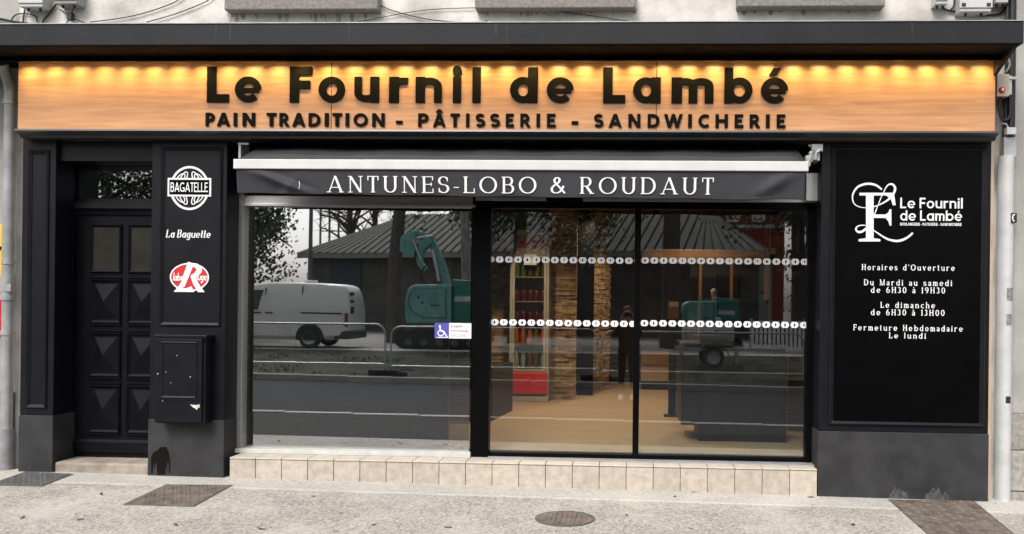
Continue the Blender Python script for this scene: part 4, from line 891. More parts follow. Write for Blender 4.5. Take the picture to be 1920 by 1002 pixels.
# ================================================================== COVERS AND LITTER ON THE PAVEMENT
def gpt(px, py):                       # pixel -> pavement point
    u = (px - PX) / FOC; v = (py - PY) / FOC; d = FW + UA * u + VA * v; t = 1.
    for _ in range(8):
        p = CAM + d * t; t *= (CAM.z - gz(p.x, p.y)) / (CAM.z - p.z) if CAM.z != p.z else 1
    return CAM + d * t
def plate(name, lb, quad, mat_, ribs, h=.006):
    P = [gpt(*q) for q in quad]; c = sum(P, Vector()) / 4
    t = empty(name, lb, 'manhole cover', c)
    mb = MB(); top = [p + Vector((0, 0, h)) for p in P]; bot = [p - Vector((0, 0, .02)) for p in P]
    mb.add(bot + top, [(3, 2, 1, 0), (4, 5, 6, 7)] + [(i, (i + 1) % 4, 4 + (i + 1) % 4, 4 + i) for i in range(4)]); obj('cover', mb, mat_, t, bev=.002)
    mb = MB(); na, nb_ = ribs
    for i in range(na):
        for j in range(nb_):
            s, r = (i + .5) / na, (j + .5) / nb_; q = top[0].lerp(top[1], s).lerp(top[3].lerp(top[2], s), r); e1 = (top[1] - top[0]).normalized(); e2 = (top[3] - top[0]).normalized()
            dd = (e1 + e2 * (1 if (i + j) % 2 else -1)).normalized() * .024; nn = Vector((-dd.y, dd.x, 0)) * .32; up = Vector((0, 0, .009))
            mb.add([q - dd, q + nn, q + dd, q - nn, q + up], [(0, 1, 4), (1, 2, 4), (2, 3, 4), (3, 0, 4)])
    obj('tread_pattern', mb, mat_, t)
    fr_ = MB()
    for i in range(4):
        a, b_ = top[i], top[(i + 1) % 4]; o_ = (a - c).normalized() * .014; o2 = (b_ - c).normalized() * .014
        fr_.add([a + o_ * .3 - Vector((0, 0, .002)), b_ + o2 * .3 - Vector((0, 0, .002)), b_ + o2 * 1.6 - Vector((0, 0, .003)), a + o_ * 1.6 - Vector((0, 0, .003)), a + o_ * .3 - Vector((0, 0, .02)), b_ + o2 * .3 - Vector((0, 0, .02)), b_ + o2 * 1.6 - Vector((0, 0, .02)), a + o_ * 1.6 - Vector((0, 0, .02))], [(0, 1, 2, 3), (2, 6, 7, 3), (0, 4, 5, 1)])
    obj('frame', fr_, IRON, t)
plate('access_cover', 'rusty brown checker plate cover in the pavement before the black pilaster', [(236, 946), (362, 950), (433, 911), (312, 910)], RUST, (15, 9))
plate('access_cover', 'dark grey iron cover in the pavement at the left edge', [(-20, 910), (78, 912), (134, 890), (48, 886)], IRON, (9, 6))
plate('gutter_plate', 'long rusty gutter plate crossing the pavement below the black hours panel', [(1772, 1030), (1935, 1030), (1825, 940), (1668, 938)], RUST, (9, 22), .004)
c = gpt(1059, 973); rr = (gpt(1115, 973) - gpt(1003, 973)).length / 2
mh = empty('manhole_cover', 'round rusty cast iron manhole cover in the middle of the pavement', 'manhole cover', c)
obj('frame', MB().lathe([(rr * .93, -.02), (rr * .93, .006), (rr, .007), (rr, -.02)], (0, 0, 0), 'z', 40), IRON, mh, local=True)
obj('cover', MB().lathe([(.0005, .004), (rr * .9, .004), (rr * .915, .002), (rr * .915, -.02)], (0, 0, 0), 'z', 40), RUST, mh, local=True)
mb = MB(); rg = random.Random(2)
for i in range(-5, 6):
    for j in range(-5, 6):
        x, y = i * rr * .165, j * rr * .165
        if math.hypot(x, y) < rr * .82 and abs(i) != 2: mb.box(x - rr * .055, x + rr * .055, y - rr * .05, y + rr * .05, .003, .010)
for i in (-2, 2): mb.box(i * rr * .165 - .008, i * rr * .165 + .008, -rr * .8, rr * .8, .003, .011)
obj('tread_pattern', mb, RUST, mh, local=True, bev=.002)
lfm = None
for a, b_, s, nm in [(520, 893, .06, 0), (535, 890, .05, 0), (588, 932, .05, 0), (190, 928, .06, 0), (150, 975, .06, 0), (42, 972, .05, 0), (640, 963, .04, 0), (490, 993, .06, 0), (628, 998, .05, 0), (780, 901, .04, 0), (1130, 906, .045, 0), (1303, 923, .06, 0), (1265, 932, .035, 0), (1378, 922, .05, 0), (1480, 926, .06, 0), (1520, 933, .05, 0), (1295, 992, .05, 0), (1175, 967, .04, 0), (840, 990, .05, 0), (1420, 922, .05, 0), (700, 985, .04, 0), (330, 985, .05, 0), (1600, 985, .05, 0), (1770, 942, .06, 0), (1785, 938, .05, 0), (1690, 941, .03, 0)]:
    p = gpt(a, b_); rg = random.Random(a)
    if lfm is None:
        L_ = [(math.cos(t_) * (.5 + .12 * math.sin(5 * t_)), math.sin(t_) * .28, .05 * math.cos(2 * t_) + .08) for t_ in frange(0, 6.0, 11)]
        mb = MB().add(L_ + [(0, 0, .02)], [(i, (i + 1) % 12, 12) for i in range(12)]); lfm = solo('dead_leaf', mb, DEADLEAF, 'small dead brown leaf lying on the pale pavement', 'leaf', 'dead leaves on the pavement', loc=(0, 0, 0)); o = lfm
    else: o = lfm.copy(); col.objects.link(o)
    o.location = (p.x, p.y, p.z + .003); o.rotation_euler = (rg.uniform(-.2, .2), rg.uniform(-.2, .2), rg.uniform(0, 6)); o.scale = (s * 1.2, s * rg.uniform(.6, 1.3), s * rg.uniform(.6, 1.5))

# ================================================================== SHOP INTERIOR
fy = 4.35
fx = (X_(955, fy, 600), X_(1029, fy, 600)); fz1 = Z_(431, fy, 990)
fg = empty('drinks_fridge', 'tall upright drinks fridge with red lettered header and red kickplate inside', 'fridge', ((fx[0] + fx[1]) / 2, fy, FZ))
mb = MB().box(fx[0], fx[0] + .04, fy, fy + .6, FZ + .08, fz1); mb.box(fx[1] - .04, fx[1], fy, fy + .6, FZ + .08, fz1); mb.box(fx[0], fx[1], fy, fy + .6, fz1 - .06, fz1 + .001); mb.box(fx[0] + .04, fx[1] - .04, fy + .56, fy + .6, FZ + .1, fz1 - .06)
obj('body', mb, SILV, fg, bev=.012)
hz0 = Z_(478, fy, 990); obj('header_panel', MB().box(fx[0] + .041, fx[1] - .041, fy + .005, fy + .03, hz0, fz1 - .062), M('grey header', (.35, .33, .30), .4), fg)
obj('header_lettering', text(MB(), 'Coca-Cola', fx[0] + .06, fx[1] - .09, hz0 + .09, .17, fy + .001, ST(.22, .14, .62, 0, True, .25), .003, .02, step=.0002), RED, fg)
kz = Z_(698, fy, 990); obj('kickplate', MB().box(fx[0] + .01, fx[1] - .005, fy - .03, fy + .02, FZ + .1, kz), RED, fg, bev=.02)
obj('base', MB().box(fx[0], fx[1], fy - .01, fy + .55, FZ, FZ + .078), SILV, fg, bev=.01)
dr = obj('glass_door', frame_mb(MB(), fx[0] + .042, fx[1] - .042, kz + .01, hz0 - .01, fy - .005, fy + .025, .03), SILV, fg); obj('pane', MB().box(fx[0] + .072, fx[1] - .072, fy + .005, fy + .01, kz + .04, hz0 - .04), GL_FR, dr)
shz = [Z_(v, fy, 990) for v in (690, 645, 605, 565, 519)]
for z in shz: obj('shelf', MB().box(fx[0] + .045, fx[1] - .045, fy + .06, fy + .5, z - .012, z), SILV, fg)
sw_ = MB().box(X_(981, fy - .03), X_(1005, fy - .03), fy - .012, fy - .006, Z_(497, fy, 990), Z_(477, fy, 990)); solo('paper_notice', sw_, WHITE, 'white paper notice taped to the drinks fridge below its header', 'notice')
cols = [(M('green bottle', (.10, .16, .02), .15), 'glass bottle on the top shelf of the drinks fridge'), (RED, 'drink can on the second shelf of the drinks fridge'), (M('blue grey can', (.18, .24, .28), .3, metal=.5), 'drink can on the third shelf of the drinks fridge'), (M('orange bottle', (.45, .12, .02), .2), 'drink bottle on the fourth shelf of the drinks fridge'), (M('pale water bottle', (.35, .36, .34), .15), 'drink bottle on the lowest shelf of the drinks fridge')]
for k, (z, (m_, lb)) in enumerate(zip(shz[::-1], cols)):
    pr = None; nme = 'drink_can' if 'can' in lb else 'drink_bottle'; h = .15 if nme == 'drink_can' else .23; n_ = 5
    for i in range(n_):
        x = fx[0] + .09 + (fx[1] - fx[0] - .18) * i / (n_ - 1)
        if pr is None:
            prof = [(.0005, 0), (.036, 0), (.038, .006), (.038, h - .012), (.03, h), (.0005, h)] if nme == 'drink_can' else [(.0005, 0), (.036, 0), (.037, .01), (.037, h * .6), (.016, h * .8), (.014, h), (.0005, h)]
            alt = M('dark cola can', (.10, .012, .012), .3) if nme == 'drink_can' else M('amber bottle', (.16, .07, .015), .15)
            pr = solo(nme, MB().lathe(prof, (0, 0, 0), 'z', 12), m_, lb, 'can' if nme == 'drink_can' else 'bottle', 'drinks in the fridge', smooth=True, loc=(0, 0, 0)); o = pr
        else: o = pr.copy(); col.objects.link(o)
        o.location = (x, fy + .13 + random.uniform(-.03, .03), z + .001)
        if random.random() < .4: o.material_slots[0].link = 'OBJECT'; o.material_slots[0].material = alt
# black counter, left cabinet, bench, back shelving, hanging cupboard
cy_ = 1.1; ct = empty('counter', 'long matt black serving counter inside the right hand door pane', 'counter', (X_(1390, cy_), cy_ + .4, FZ))
x0, xm, x1 = X_(1278, cy_ - .05, 700), X_(1311, cy_, 700), X_(1476, cy_, 700)
obj('body', MB().box(xm, x1, cy_, cy_ + .75, FZ + .07, 1.22), COUNTER, ct, bev=.004); obj('plinth', MB().box(xm + .01, x1 - .004, cy_ + .012, cy_ + .7, FZ, FZ + .068), FRAMEBLK, ct)
obj('end_panel', MB().box(x0, xm - .002, cy_ - .05, cy_ + .75, Z_(797, cy_ - .05, 1290), 1.22), COUNTER, ct, bev=.004); obj('worktop', MB().box(x0 - .01, x1 + .01, cy_ - .06, cy_ + .8, 1.222, 1.25), COUNTER, ct, bev=.004)
dz = Z_(562, cy_ + .3, 1338)
dc_ = empty('display_case', 'dark display case standing on the black counter', 'display case', (X_(1370, cy_ + .3), cy_ + .4, 1.252))
obj('cabinet', MB().box(X_(1318, cy_ + .3), X_(1440, cy_ + .3), cy_ + .25, cy_ + .7, 1.252, dz - .025), FRAMEBLK, dc_, bev=.004); obj('top', MB().box(X_(1316, cy_ + .3), X_(1442, cy_ + .3), cy_ + .23, cy_ + .72, dz - .024, dz), COUNTER, dc_, bev=.003)
cp_ = empty('ice_cream_tub', 'kraft paper tub heaped with white cream on the display case', 'tub', (X_(1338.5, cy_ + .35), cy_ + .35, dz))
obj('tub', MB().lathe([(.0005, 0), (.022, 0), (.034, .085), (.031, .085), (.0005, .08)], (0, 0, 0), 'z', 18), M('kraft card', (.50, .33, .18), .7), cp_, local=True, smooth=True)
mb = MB().lathe([(.033, .083), (.034, .095), (.025, .108), (.012, .115), (.0005, .118)], (0, 0, 0), 'z', 14); obj('cream', mb, WHITE, cp_, local=True, smooth=True)
lc = empty('display_cabinet', 'low black display cabinet inside the left edge of the door glass', 'cabinet', (X_(922, 2.4) - .3, 2.8, FZ))
xa_, xb_ = X_(923, 2.3, 790), X_(961, 3.3, 772); zt = Z_(690, 2.3, 930)
obj('body', MB().add([(xa_ - .7, 2.3, FZ + .0), (xa_, 2.3, FZ), (xb_, 3.3, FZ), (xb_ - .7, 3.3, FZ), (xa_ - .7, 2.3, zt), (xa_, 2.3, zt), (xb_, 3.3, zt), (xb_ - .7, 3.3, zt)], [(3, 2, 1, 0), (4, 5, 6, 7), (0, 1, 5, 4), (1, 2, 6, 5), (2, 3, 7, 6), (3, 0, 4, 7)]), COUNTER, lc, bev=.006)
obj('base_trim', MB().box(xa_ - .72, xa_ - .02, 2.27, 2.296, FZ, FZ + .35), WOODBR, lc)
by = 6.3; bn = empty('bench', 'brown wooden bench against the back of the shop', 'bench', (X_(1238, by), by + .25, FZ)); x0, x1 = X_(1202, by, 690), X_(1300, by, 690)
zt_, zm_, zb_ = Z_(661, by, 1240), Z_(685, by, 1240), Z_(715, by, 1240)
obj('seat', MB().box(x0, x1, by - .02, by + .5, zm_ + .003, zt_), WOODBR, bn, bev=.008); obj('front_panel', MB().box(x0, x1, by, by + .45, zb_, zm_), M('pale bench front', (.36, .24, .16), .6, .15, 4, c2=(.26, .17, .11), stretch=(1, 1, 10)), bn); obj('plinth', MB().box(x0 + .01, x1, by + .03, by + .42, FZ, zb_ - .002), FRAMEBLK, bn)
sy = 3.6; sh = empty('shelving_frame', 'tall wooden shelving frame with warm lit posts behind the counter', 'shelving', (X_(1350, sy), sy, FZ))
zl0, zl1 = Z_(494, sy, 1300), Z_(468, sy, 1300)
obj('lintel', MB().box(X_(1204, sy, 480), X_(1434, sy, 480), sy, sy + .12, zl0, zl1), WOODBR, sh, bev=.004)
for a, b_, top in ((1310, 1315.5, 474), (1369, 1374, 474), (1433.5, 1441, 395)): obj('post', MB().box(X_(a, sy, 600), X_(b_, sy, 600), sy + .002, sy + .1, FZ, Z_(top, sy, a) if top > 400 else 3.09), WOODBR, sh, bev=.004)
obj('back_panel', MB().box(X_(1300, sy, 480), X_(1500, sy, 480), sy + .5, sy + .53, FZ, zl1), INDARK, sh)
for pz in (): obj('shelf', MB().box(X_(1218, sy, 540), X_(1306, sy, 540), sy + .02, sy + .45, Z_(pz, sy, 1260) - .02, Z_(pz, sy, 1260)), WOODBR, sh)
sv = MB().box(X_(1420, sy), X_(1431, sy), sy - .012, sy - .002, Z_(478, sy, 1426), Z_(466, sy, 1426))
pt = empty('menu_card', 'small brown and white menu card standing by the shelving', 'menu card', (X_(1262, 3.0), 3.0, Z_(592, 3.0, 1262)))
cx0, cx1, cz0, cz1 = X_(1252, 3, 580), X_(1273, 3, 580), Z_(597, 3, 1262), Z_(565, 3, 1262)
obj('card', MB().box(cx0, cx1, 3.0, 3.012, cz0, cz1), M('card brown', (.16, .06, .03), .5), pt); obj('picture', MB().box(cx0 + .02, cx1 - .005, 2.996, 2.9995, cz0 + .14, cz1 - .01), M('card picture', (.55, .38, .22), .5, .4, 14), pt); obj('stand', MB().box(cx0 + .02, cx1 - .02, 3.01, 3.04, FZ + .02, cz0).box(cx0 - .03, cx1 + .03, 2.95, 3.12, FZ, FZ + .02), COUNTER, pt)
lsw = solo('light_switch', MB().box(X_(1446, 2.6), X_(1453, 2.6), 2.6, 2.615, Z_(477, 2.6, 1450), Z_(465, 2.6, 1450)), WHITE, 'white light switch plate on the dark wall right of the shelving', 'light switch', bev=.004)
solo('partition_wall', MB().box(X_(1443, 2.62), 2.29, 2.616, 2.7, FZ, 3.09), INDARK, 'dark partition wall behind the counter with a light switch', 'partition')
hc = empty('wall_cupboard', 'dark wall cupboard hung high left of the drinks fridge', 'cupboard', (X_(945, 4.0), 4.2, Z_(468, 4, 940)))
obj('carcass', MB().box(X_(915, 4), X_(963, 4, 430), 4.0, 4.6, Z_(468, 4, 940), Z_(398, 4, 940)), FRAMEBLK, hc, bev=.004); obj('cupboard_door', MB().box(X_(917, 4), X_(960, 4, 430), 3.985, 3.998, Z_(466, 4, 940), Z_(400, 4, 940)), COUNTER, hc, bev=.003)
solo('dark_doorway_sheet', MB().box(X_(1081.5, 5), X_(1112, 5), 5.3, 5.34, FZ, 3.09), FRAMEBLK, 'black sheet standing in for the dark doorway between two stone clad pillars', 'panel')  # black sheet in place of the darkness of an open doorway
solo('side_cladding', stacked(X_(919, 5.0), X_(958, 5.0), 5.0, FZ, 3.09), STACK, 'stone clad wall section left of the drinks fridge', 'wall')

# ================================================================== ACROSS THE ROAD (seen mirrored in the glass)
# ---- crowd barriers
def barrier(lb, x0, x1, y):
    z = VZ((x0 + x1) / 2, y); t = empty('crowd_barrier', lb, 'barrier', ((x0 + x1) / 2, y, z), 0, 'metal barriers along the far kerb'); h = (x1 - x0) / 2; r = .22
    pts = [(-h, 0, .10)] + [(-h, 0, 1.1 - r)] + [(-h + r - r * math.cos(a), 0, 1.1 - r + r * math.sin(a)) for a in frange(.2, 1.57, 6)] + [(h - r + r * math.sin(a), 0, 1.1 - r + r * math.cos(a)) for a in frange(0, 1.4, 6)] + [(h, 0, 1.1 - r), (h, 0, .10)]
    obj('frame', MB().tube(pts, .021, 8), STEEL, t, local=True, smooth=True); obj('lower_rail', MB().tube([(-h, 0, .24), (h, 0, .24)], .017, 8), STEEL, t, local=True, smooth=True)
    for s in (-1, 1): obj('foot', MB().box(s * (h - .02) - .33, s * (h - .02) + .33, -.11, .11, 0, .12), TYRE, t, local=True, bev=.02)
BYV = 11.0; by = MIR - BYV
xj = [X_(v, BYV, 650) for v in (330, 722, 733, 1120, 1129, 1508)]
barrier('metal crowd barrier left of the others, in front of the white van', xj[0], xj[1], by); barrier('metal crowd barrier in the middle, before the teal excavator', xj[2], xj[3], by + .0); barrier('metal crowd barrier on the right, before the tank trailer', xj[4], xj[5], by)

# ---- white van
VYV = 16.6; vp = back(652, 600, VYV)
vn = empty('delivery_van', 'white panel van parked beyond the road with dusty lower panels', 'van', (vp.x, vp.y - .85, .28))
# local: rear at x=0, front toward -x, near side y=+.85
def vsec(x, zb, belt, zr, hw, hr):
    s = []
    for y, z in ((.84 * hw, zb), (hw, zb + .12), (hw * 1.01, belt * .62), (hw, belt), (hw * .965, belt + (zr - belt) * .5), (hr, zr - .12), (hr * .93, zr - .045), (hr * .75, zr - .008), (0, zr)): s.append((x, y, z))
    return s + [(x, -y, z) for x, y, z in s[-2::-1]]
rings = [vsec(*a) for a in ((-4.75, .35, .62, .72, .60, .50), (-4.68, .28, .66, .86, .72, .62), (-4.4, .24, .72, .98, .82, .70), (-3.95, .24, .98, 1.14, .85, .70), (-3.6, .24, 1.02, 1.40, .85, .68), (-3.15, .24, 1.05, 1.76, .85, .70), (-2.85, .24, 1.06, 1.855, .85, .71), (-2.2, .24, 1.06, 1.895, .85, .715), (-1.5, .24, 1.06, 1.90, .855, .72), (-.8, .24, 1.06, 1.885, .85, .715), (-.3, .26, 1.06, 1.85, .84, .70), (-.14, .28, 1.06, 1.80, .82, .67), (-.05, .30, 1.06, 1.66, .80, .64), (0, .34, .92, 1.25, .79, .68))]
bd = obj('body', MB().loft(rings), VANW, vn, local=True, smooth=True)
sd_ = lambda z: .852 if z < 1.06 else .85 - .15 * (z - 1.06) / .83 * .55
def vpoly(nm, P, mat_, out=.006): obj(nm, MB().add([(x, sd_(z) + out, z) for x, z in P] + [(x, sd_(z) - .03, z) for x, z in P], [tuple(range(len(P)))] + [(i, (i + 1) % len(P), len(P) + (i + 1) % len(P), len(P) + i) for i in range(len(P))]), mat_, vn, local=True)
vpoly('side_window', [(-3.55, 1.10), (-2.62, 1.10), (-2.50, 1.66), (-3.1, 1.66), (-3.3, 1.5)], DGLASS, .03)
vpoly('sill_panel', [(-3.4, .36), (-1.6, .36), (-1.6, .62), (-3.4, .62)], VANLOW, .012); vpoly('rub_strip', [(-3.2, .70), (-1.6, .70), (-1.6, .735), (-3.2, .735)], TYRE, .016)
vpoly('door_rail', [(-1.36, 1.0), (-.18, .985), (-.18, 1.025), (-1.36, 1.04)], DKPLAST, .012)
for P in ([(-2.42, .40), (-2.405, .40), (-2.405, 1.72), (-2.42, 1.72)], [(-1.35, .65), (-1.335, .65), (-1.335, 1.78), (-1.35, 1.78)], [(-3.7, .4), (-3.685, .4), (-3.685, 1.05), (-3.7, 1.05)]): vpoly('door_gap', P, DKPLAST, .012)
for xx in (-2.28, -2.62): vpoly('door_handle', [(xx - .1, 1.0), (xx + .1, 1.0), (xx + .1, 1.035), (xx - .1, 1.035)], DKPLAST, .03)
for s in (1, -1): obj('tail_light', MB().box(-.10, -.01, s * .80 - .045, s * .80 + .04, .62, 1.02), M('tail lens', (.22, .02, .02), .3), vn, local=True, bev=.012)
mb = MB()
for z in (1.58, 1.36): mb.box(-.03, .004, .30, .60, z - .04, z + .04)
mb.box(-.02, .012, .32, .62, 1.0, 1.2); obj('rear_vent', mb, DKPLAST, vn, local=True)
obj('bumper', MB().box(-.42, .06, -.80, .83, .27, .52), M('dark bumper', (.05, .05, .05), .6), vn, local=True, bev=.04)
obj('roof_beacon', MB().box(-1.55, -1.22, -.1, .1, 1.895, 1.97), WHITE, vn, local=True, bev=.015)
def wheel(par, x, y, r, wd=.2):
    a = obj('wheel', MB().lathe([(r * .62, -wd / 2), (r * .95, -wd / 2), (r, -wd / 3), (r, wd / 3), (r * .95, wd / 2), (r * .62, wd / 2)], (x, y, r), 'y', 28), TYRE, par, local=True, smooth=True)
    obj('rim', MB().lathe([(.0005, wd / 2 - .05), (r * .18, wd / 2 - .045), (r * .2, wd / 2 - .07), (r * .45, wd / 2 - .06), (r * .55, wd / 2 - .02), (r * .63, wd / 2 - .005), (r * .63, -wd / 2)], (x, y, r), 'y', 24), STEEL, a, local=True, smooth=True)
for x in (-1.1, -3.9):
    for y in (.775, -.775): wheel(vn, x, y, .315)
    for y in (.80, -.80): obj('wheel_arch', MB().prism([(x + .40 * math.cos(a), .315 + .40 * math.sin(a)) for a in frange(-.2, math.pi + .2, 18)], 'y', y - .065, y + .065), DKPLAST, vn, local=True)

# ---- excavators
def excavator(lb, loc, rz, cab_side=True):
    t = empty('mini_excavator', lb, 'excavator', loc, rz)
    for s in (-1, 1):
        tk = obj('track', MB().prism([(-1.05 + .28 * math.cos(a), .29 + .28 * math.sin(a)) for a in frange(math.pi / 2, 3 * math.pi / 2, 8)] + [(1.05 + .28 * math.cos(a), .29 + .28 * math.sin(a)) for a in frange(-math.pi / 2, math.pi / 2, 8)], 'y', s * .78 - .19, s * .78 + .19), TYRE, t, local=True)
        mb = MB()
        for k_ in range(5): mb.lathe([(.0005, s * .2), (.11, s * .2), (.11, -s * .1)], (-.9 + .45 * k_, s * .78, .2), 'y', 12)
        obj('roller', mb, IRON, tk, local=True)
    obj('undercarriage', MB().box(-.6, .6, -.6, .6, .3, .66), IRON, t, local=True, bev=.03)
    P = [(.32, .74), (-.96, .74), (-1.02, .95), (-1.02, 1.42), (-.94, 1.76), (-.78, 1.88), (.32, 1.90)]
    obj('engine_cover', MB().prism(P, 'y', -.95, .95), TEAL, t, local=True, bev=.06)
    obj('tail_cover', MB().prism([(.322, .70), (1.15, .80), (1.22, 1.2), (1.15, 2.0), (.322, 2.05)], 'y', -.9, .72), M('deep teal machine paint', (.02, .16, .13), .4, .15, 4), t, local=True, bev=.05)
    P = [(.18, .92), (-.45, .92), (-.82, 1.12), (-.90, 1.40), (-.80, 1.62), (-.70, 1.72), (.18, 1.74)]
    obj('side_panel', MB().prism(P[::-1], 'y', .9, .975), TEAL, t, local=True, bev=.02)
    g = MB(); cl = [(x * 1.04 + .01, 1.33 + (z - 1.33) * 1.07) for x, z in P]; g.ribbon(cl, [.03] * 7, .948, .962, True); obj('panel_gap', g, DKPLAST, t, local=True)
    mb = MB()
    for k_ in range(4): mb.box(-.25 + k_ * .07, -.21 + k_ * .07, .972, .982, 1.25, 1.31)
    mb.disc(-.62, 1.5, .035, .035, .972, .982); mb.disc(-.5, 1.35, .035, .035, .972, .982); obj('latch', mb, DKPLAST, t, local=True)
    tx_ = MB(); text(tx_, 'KOBELCO', -.98, -.42, 1.43, .10, 0, ST(.24, .2), .006, .15); tx_.v = [(-x, .735 - y, z) for x, y, z in tx_.v]
    obj('badge', MB().box(.38, 1.02, .7205, .7285, 1.39, 1.57), M('pale badge', (.30, .36, .33), .5), t, local=True); obj('badge_lettering', tx_, WHITE, t, local=True)
    if cab_side:
        cb_ = obj('cab', frame_mb(MB(), .36, 1.3, 2.052, 2.9, -.88, .2, .07), COUNTER, t, local=True, bev=.01); obj('cab_glass', MB().box(.43, 1.23, -.86, .18, 2.12, 2.83), DGLASS, cb_, local=True)
    return t
def boom(t):
    def limb(nm, P, w0, w1, y0):
        pts = catmull(P, 6); n = len(pts); rings = []
        for i, (x, z) in enumerate(pts):
            a_, b_ = pts[max(0, i - 1)], pts[min(n - 1, i + 1)]; dx, dz = b_[0] - a_[0], b_[1] - a_[1]; l = math.hypot(dx, dz); q = (w0 + (w1 - w0) * i / (n - 1)) / 2
            rings.append([(x - dz / l * q, y0 - .1, z + dx / l * q), (x + dz / l * q, y0 - .1, z - dx / l * q), (x + dz / l * q, y0 + .1, z - dx / l * q), (x - dz / l * q, y0 + .1, z + dx / l * q)])
        obj(nm, MB().loft(rings), TEAL, t, local=True, bev=.01)
    limb('boom', [(.12, 1.85), (-.02, 2.35), (-.22, 2.85), (-.42, 3.25)], .26, .22, .45)
    limb('stick', [(-.36, 3.2), (-.62, 2.95), (-.66, 2.55), (-.5, 2.32)], .24, .15, .62)
    obj('bucket', MB().prism([(-1.22, 3.28), (-.86, 3.46), (-.72, 3.1), (-.82, 2.66), (-1.02, 2.72), (-1.24, 2.86)], 'y', .25, .8), TEAL, t, local=True, bev=.02)
    obj('link_plate', MB().prism([(-.95, 3.5), (-.45, 3.38), (-.4, 3.25), (-.9, 3.3)], 'y', .40, .56), TEAL, t, local=True, bev=.01)
    mb = MB().tube([(-.1, .62, 2.0), (-.3, .62, 2.9)], .05, 8); mb.tube([(-.3, .68, 3.3), (-1.0, .7, 3.2)], .04, 8); mb.tube([(-.85, .82, 3.2), (-.6, .8, 2.6)], .03, 8); obj('ram', mb, STEEL, t, local=True)
    hs_ = MB().tube(catmull([(-.05, .6, 2.1), (-.4, .72, 2.45), (-.62, .74, 2.2), (-.5, .7, 1.95)], 6), .02, 6); obj('hose', hs_, DKPLAST, t, local=True)
ep = back(822, 600, 17.0)
ex = excavator('teal mini excavator with raised folded arm beyond the road', (ep.x, ep.y - 1.1, .275), 0, False)
boom(ex)
ep = back(1338, 600, 19.5)
ex2 = excavator('second teal excavator with glazed cab standing behind the silver tank trailer', (ep.x - .12, ep.y - 1.1, .12), 0); ex2.scale = (.82, .82, .88)
# ---- tank trailer
tp = back(1330, 640, 13.3); ty = tp.y - .5
tt = empty('tank_trailer', 'small silver tank trailer with a red lettered white plate beyond the road', 'trailer', (tp.x, ty, VZ(tp.x, ty) + .0))
obj('tank', MB().lathe([(.0005, -.64), (.18, -.62), (.29, -.55), (.32, -.45), (.32, .54), (.29, .62), (.0005, .66)], (0, 0, .76), 'x', 28), M('silver tank', (.44, .44, .42), .45, .15, 5), tt, local=True, smooth=True)
mb = MB().box(-.8, .95, .30, .38, .40, .48); mb.box(-.8, .95, -.38, -.30, .40, .48); mb.box(.9, 1.9, -.05, .05, .40, .47); mb.box(.62, .72, .3, .4, .1, .52); mb.box(-.72, -.62, .3, .4, .3, .6); obj('chassis', mb, STEEL, tt, local=True, bev=.008)
obj('fender', MB().add([(.1 + .36 * math.cos(a), y, .28 + .36 * math.sin(a)) for a in frange(.1, math.pi - .1, 14) for y in (.40, .66)], [(2 * i, 2 * i + 1, 2 * i + 3, 2 * i + 2) for i in range(14)]), STEEL, tt, local=True)
for y in (.54, -.54): wheel(tt, .1, y, .255, .17)
obj('filler_cap', MB().lathe([(.0005, .12), (.07, .11), (.08, 0), (.08, -.04)], (.25, 0, 1.09), 'z', 16), STEEL, tt, local=True, smooth=True)
sp_ = obj('plate', MB().box(-.36, .26, .32, .332, .77, .95), WHITE, tt, local=True); tx_ = MB(); text(tx_, 'MARIANI', -.06, .33, .81, .085, 0, ST(.22, .2), .004, .12); tx_.v = [(-x, .3365 - y, z) for x, y, z in tx_.v]
tx_.ribbon([(.18 + .045 * math.cos(R(i * 30)), .86 + .05 * math.sin(R(i * 30))) for i in range(12)], [.028] * 12, .3325, .3365, True); obj('plate_lettering', tx_, RED, sp_, local=True)
# ---- white corrugated hoarding
hp_ = back(1408, 650, 18.5)
hh = empty('slatted_fence', 'white slatted board fence at the right beyond the trailer', 'fence', (hp_.x + 1.6, hp_.y, .275))
mb = MB()
for i in range(26): mb.box(-1.6 + i * .128, -1.6 + i * .128 + .085, 0, .03, .04, .93)
obj('board', mb, WHITE, hh, local=True, bev=.004); obj('backing', MB().box(-1.6, 1.7, -.019, -.004, .2, .88), INDARK, hh, local=True)
mb = MB()
for x in (-1.6, 0, 1.6): mb.box(x - .04, x + .04, -.1, -.02, 0, 1.0)
obj('post', mb, STEEL, hh, local=True)

def tx_at(px, yv): return X_(px, yv, 500)
# ---- long barn with ribbed roof
bw = empty('barn', 'long low barn with ribbed grey fibre cement roof beyond the yard', 'building', (-2, -28.6, .27), R(13))
BX0, BX1 = tx_at(484, 29) + 2, tx_at(1450, 27.5) + 2; ez, rz2 = 3.8, 6.1
obj('wall', MB().box(BX0 + .4, BX1 - .4, -9, -.4, 0, ez), BRICKD, bw, local=True)
mb = MB(); nrib = 0; pr = []; x = BX0
while x < BX1: pr += [(x, 0), (x + .30, 0), (x + .335, -.09), (x + .385, -.09)]; x += .42
pr.append((BX1, 0)); nrib = len(pr) - 1
def slope(x, s, up): # hip at the left end
    return x
mb.add([(min(max(x, BX0 + 3.2 * q), BX1 - 3.2 * q), -.0 - 5.0 * q, ez - .15 + (rz2 - ez) * q + up) for x, up in pr for q in (0, 1)], [(2 * i, 2 * i + 2, 2 * i + 3, 2 * i + 1) for i in range(nrib)])
mb.add([(min(max(x, BX0 + 3.2 * q), BX1 - 3.2 * q), -10. + 5.0 * q, ez - .15 + (rz2 - ez) * q + up) for x, up in pr for q in (0, 1)], [(2 * i + 1, 2 * i + 3, 2 * i + 2, 2 * i) for i in range(nrib)])
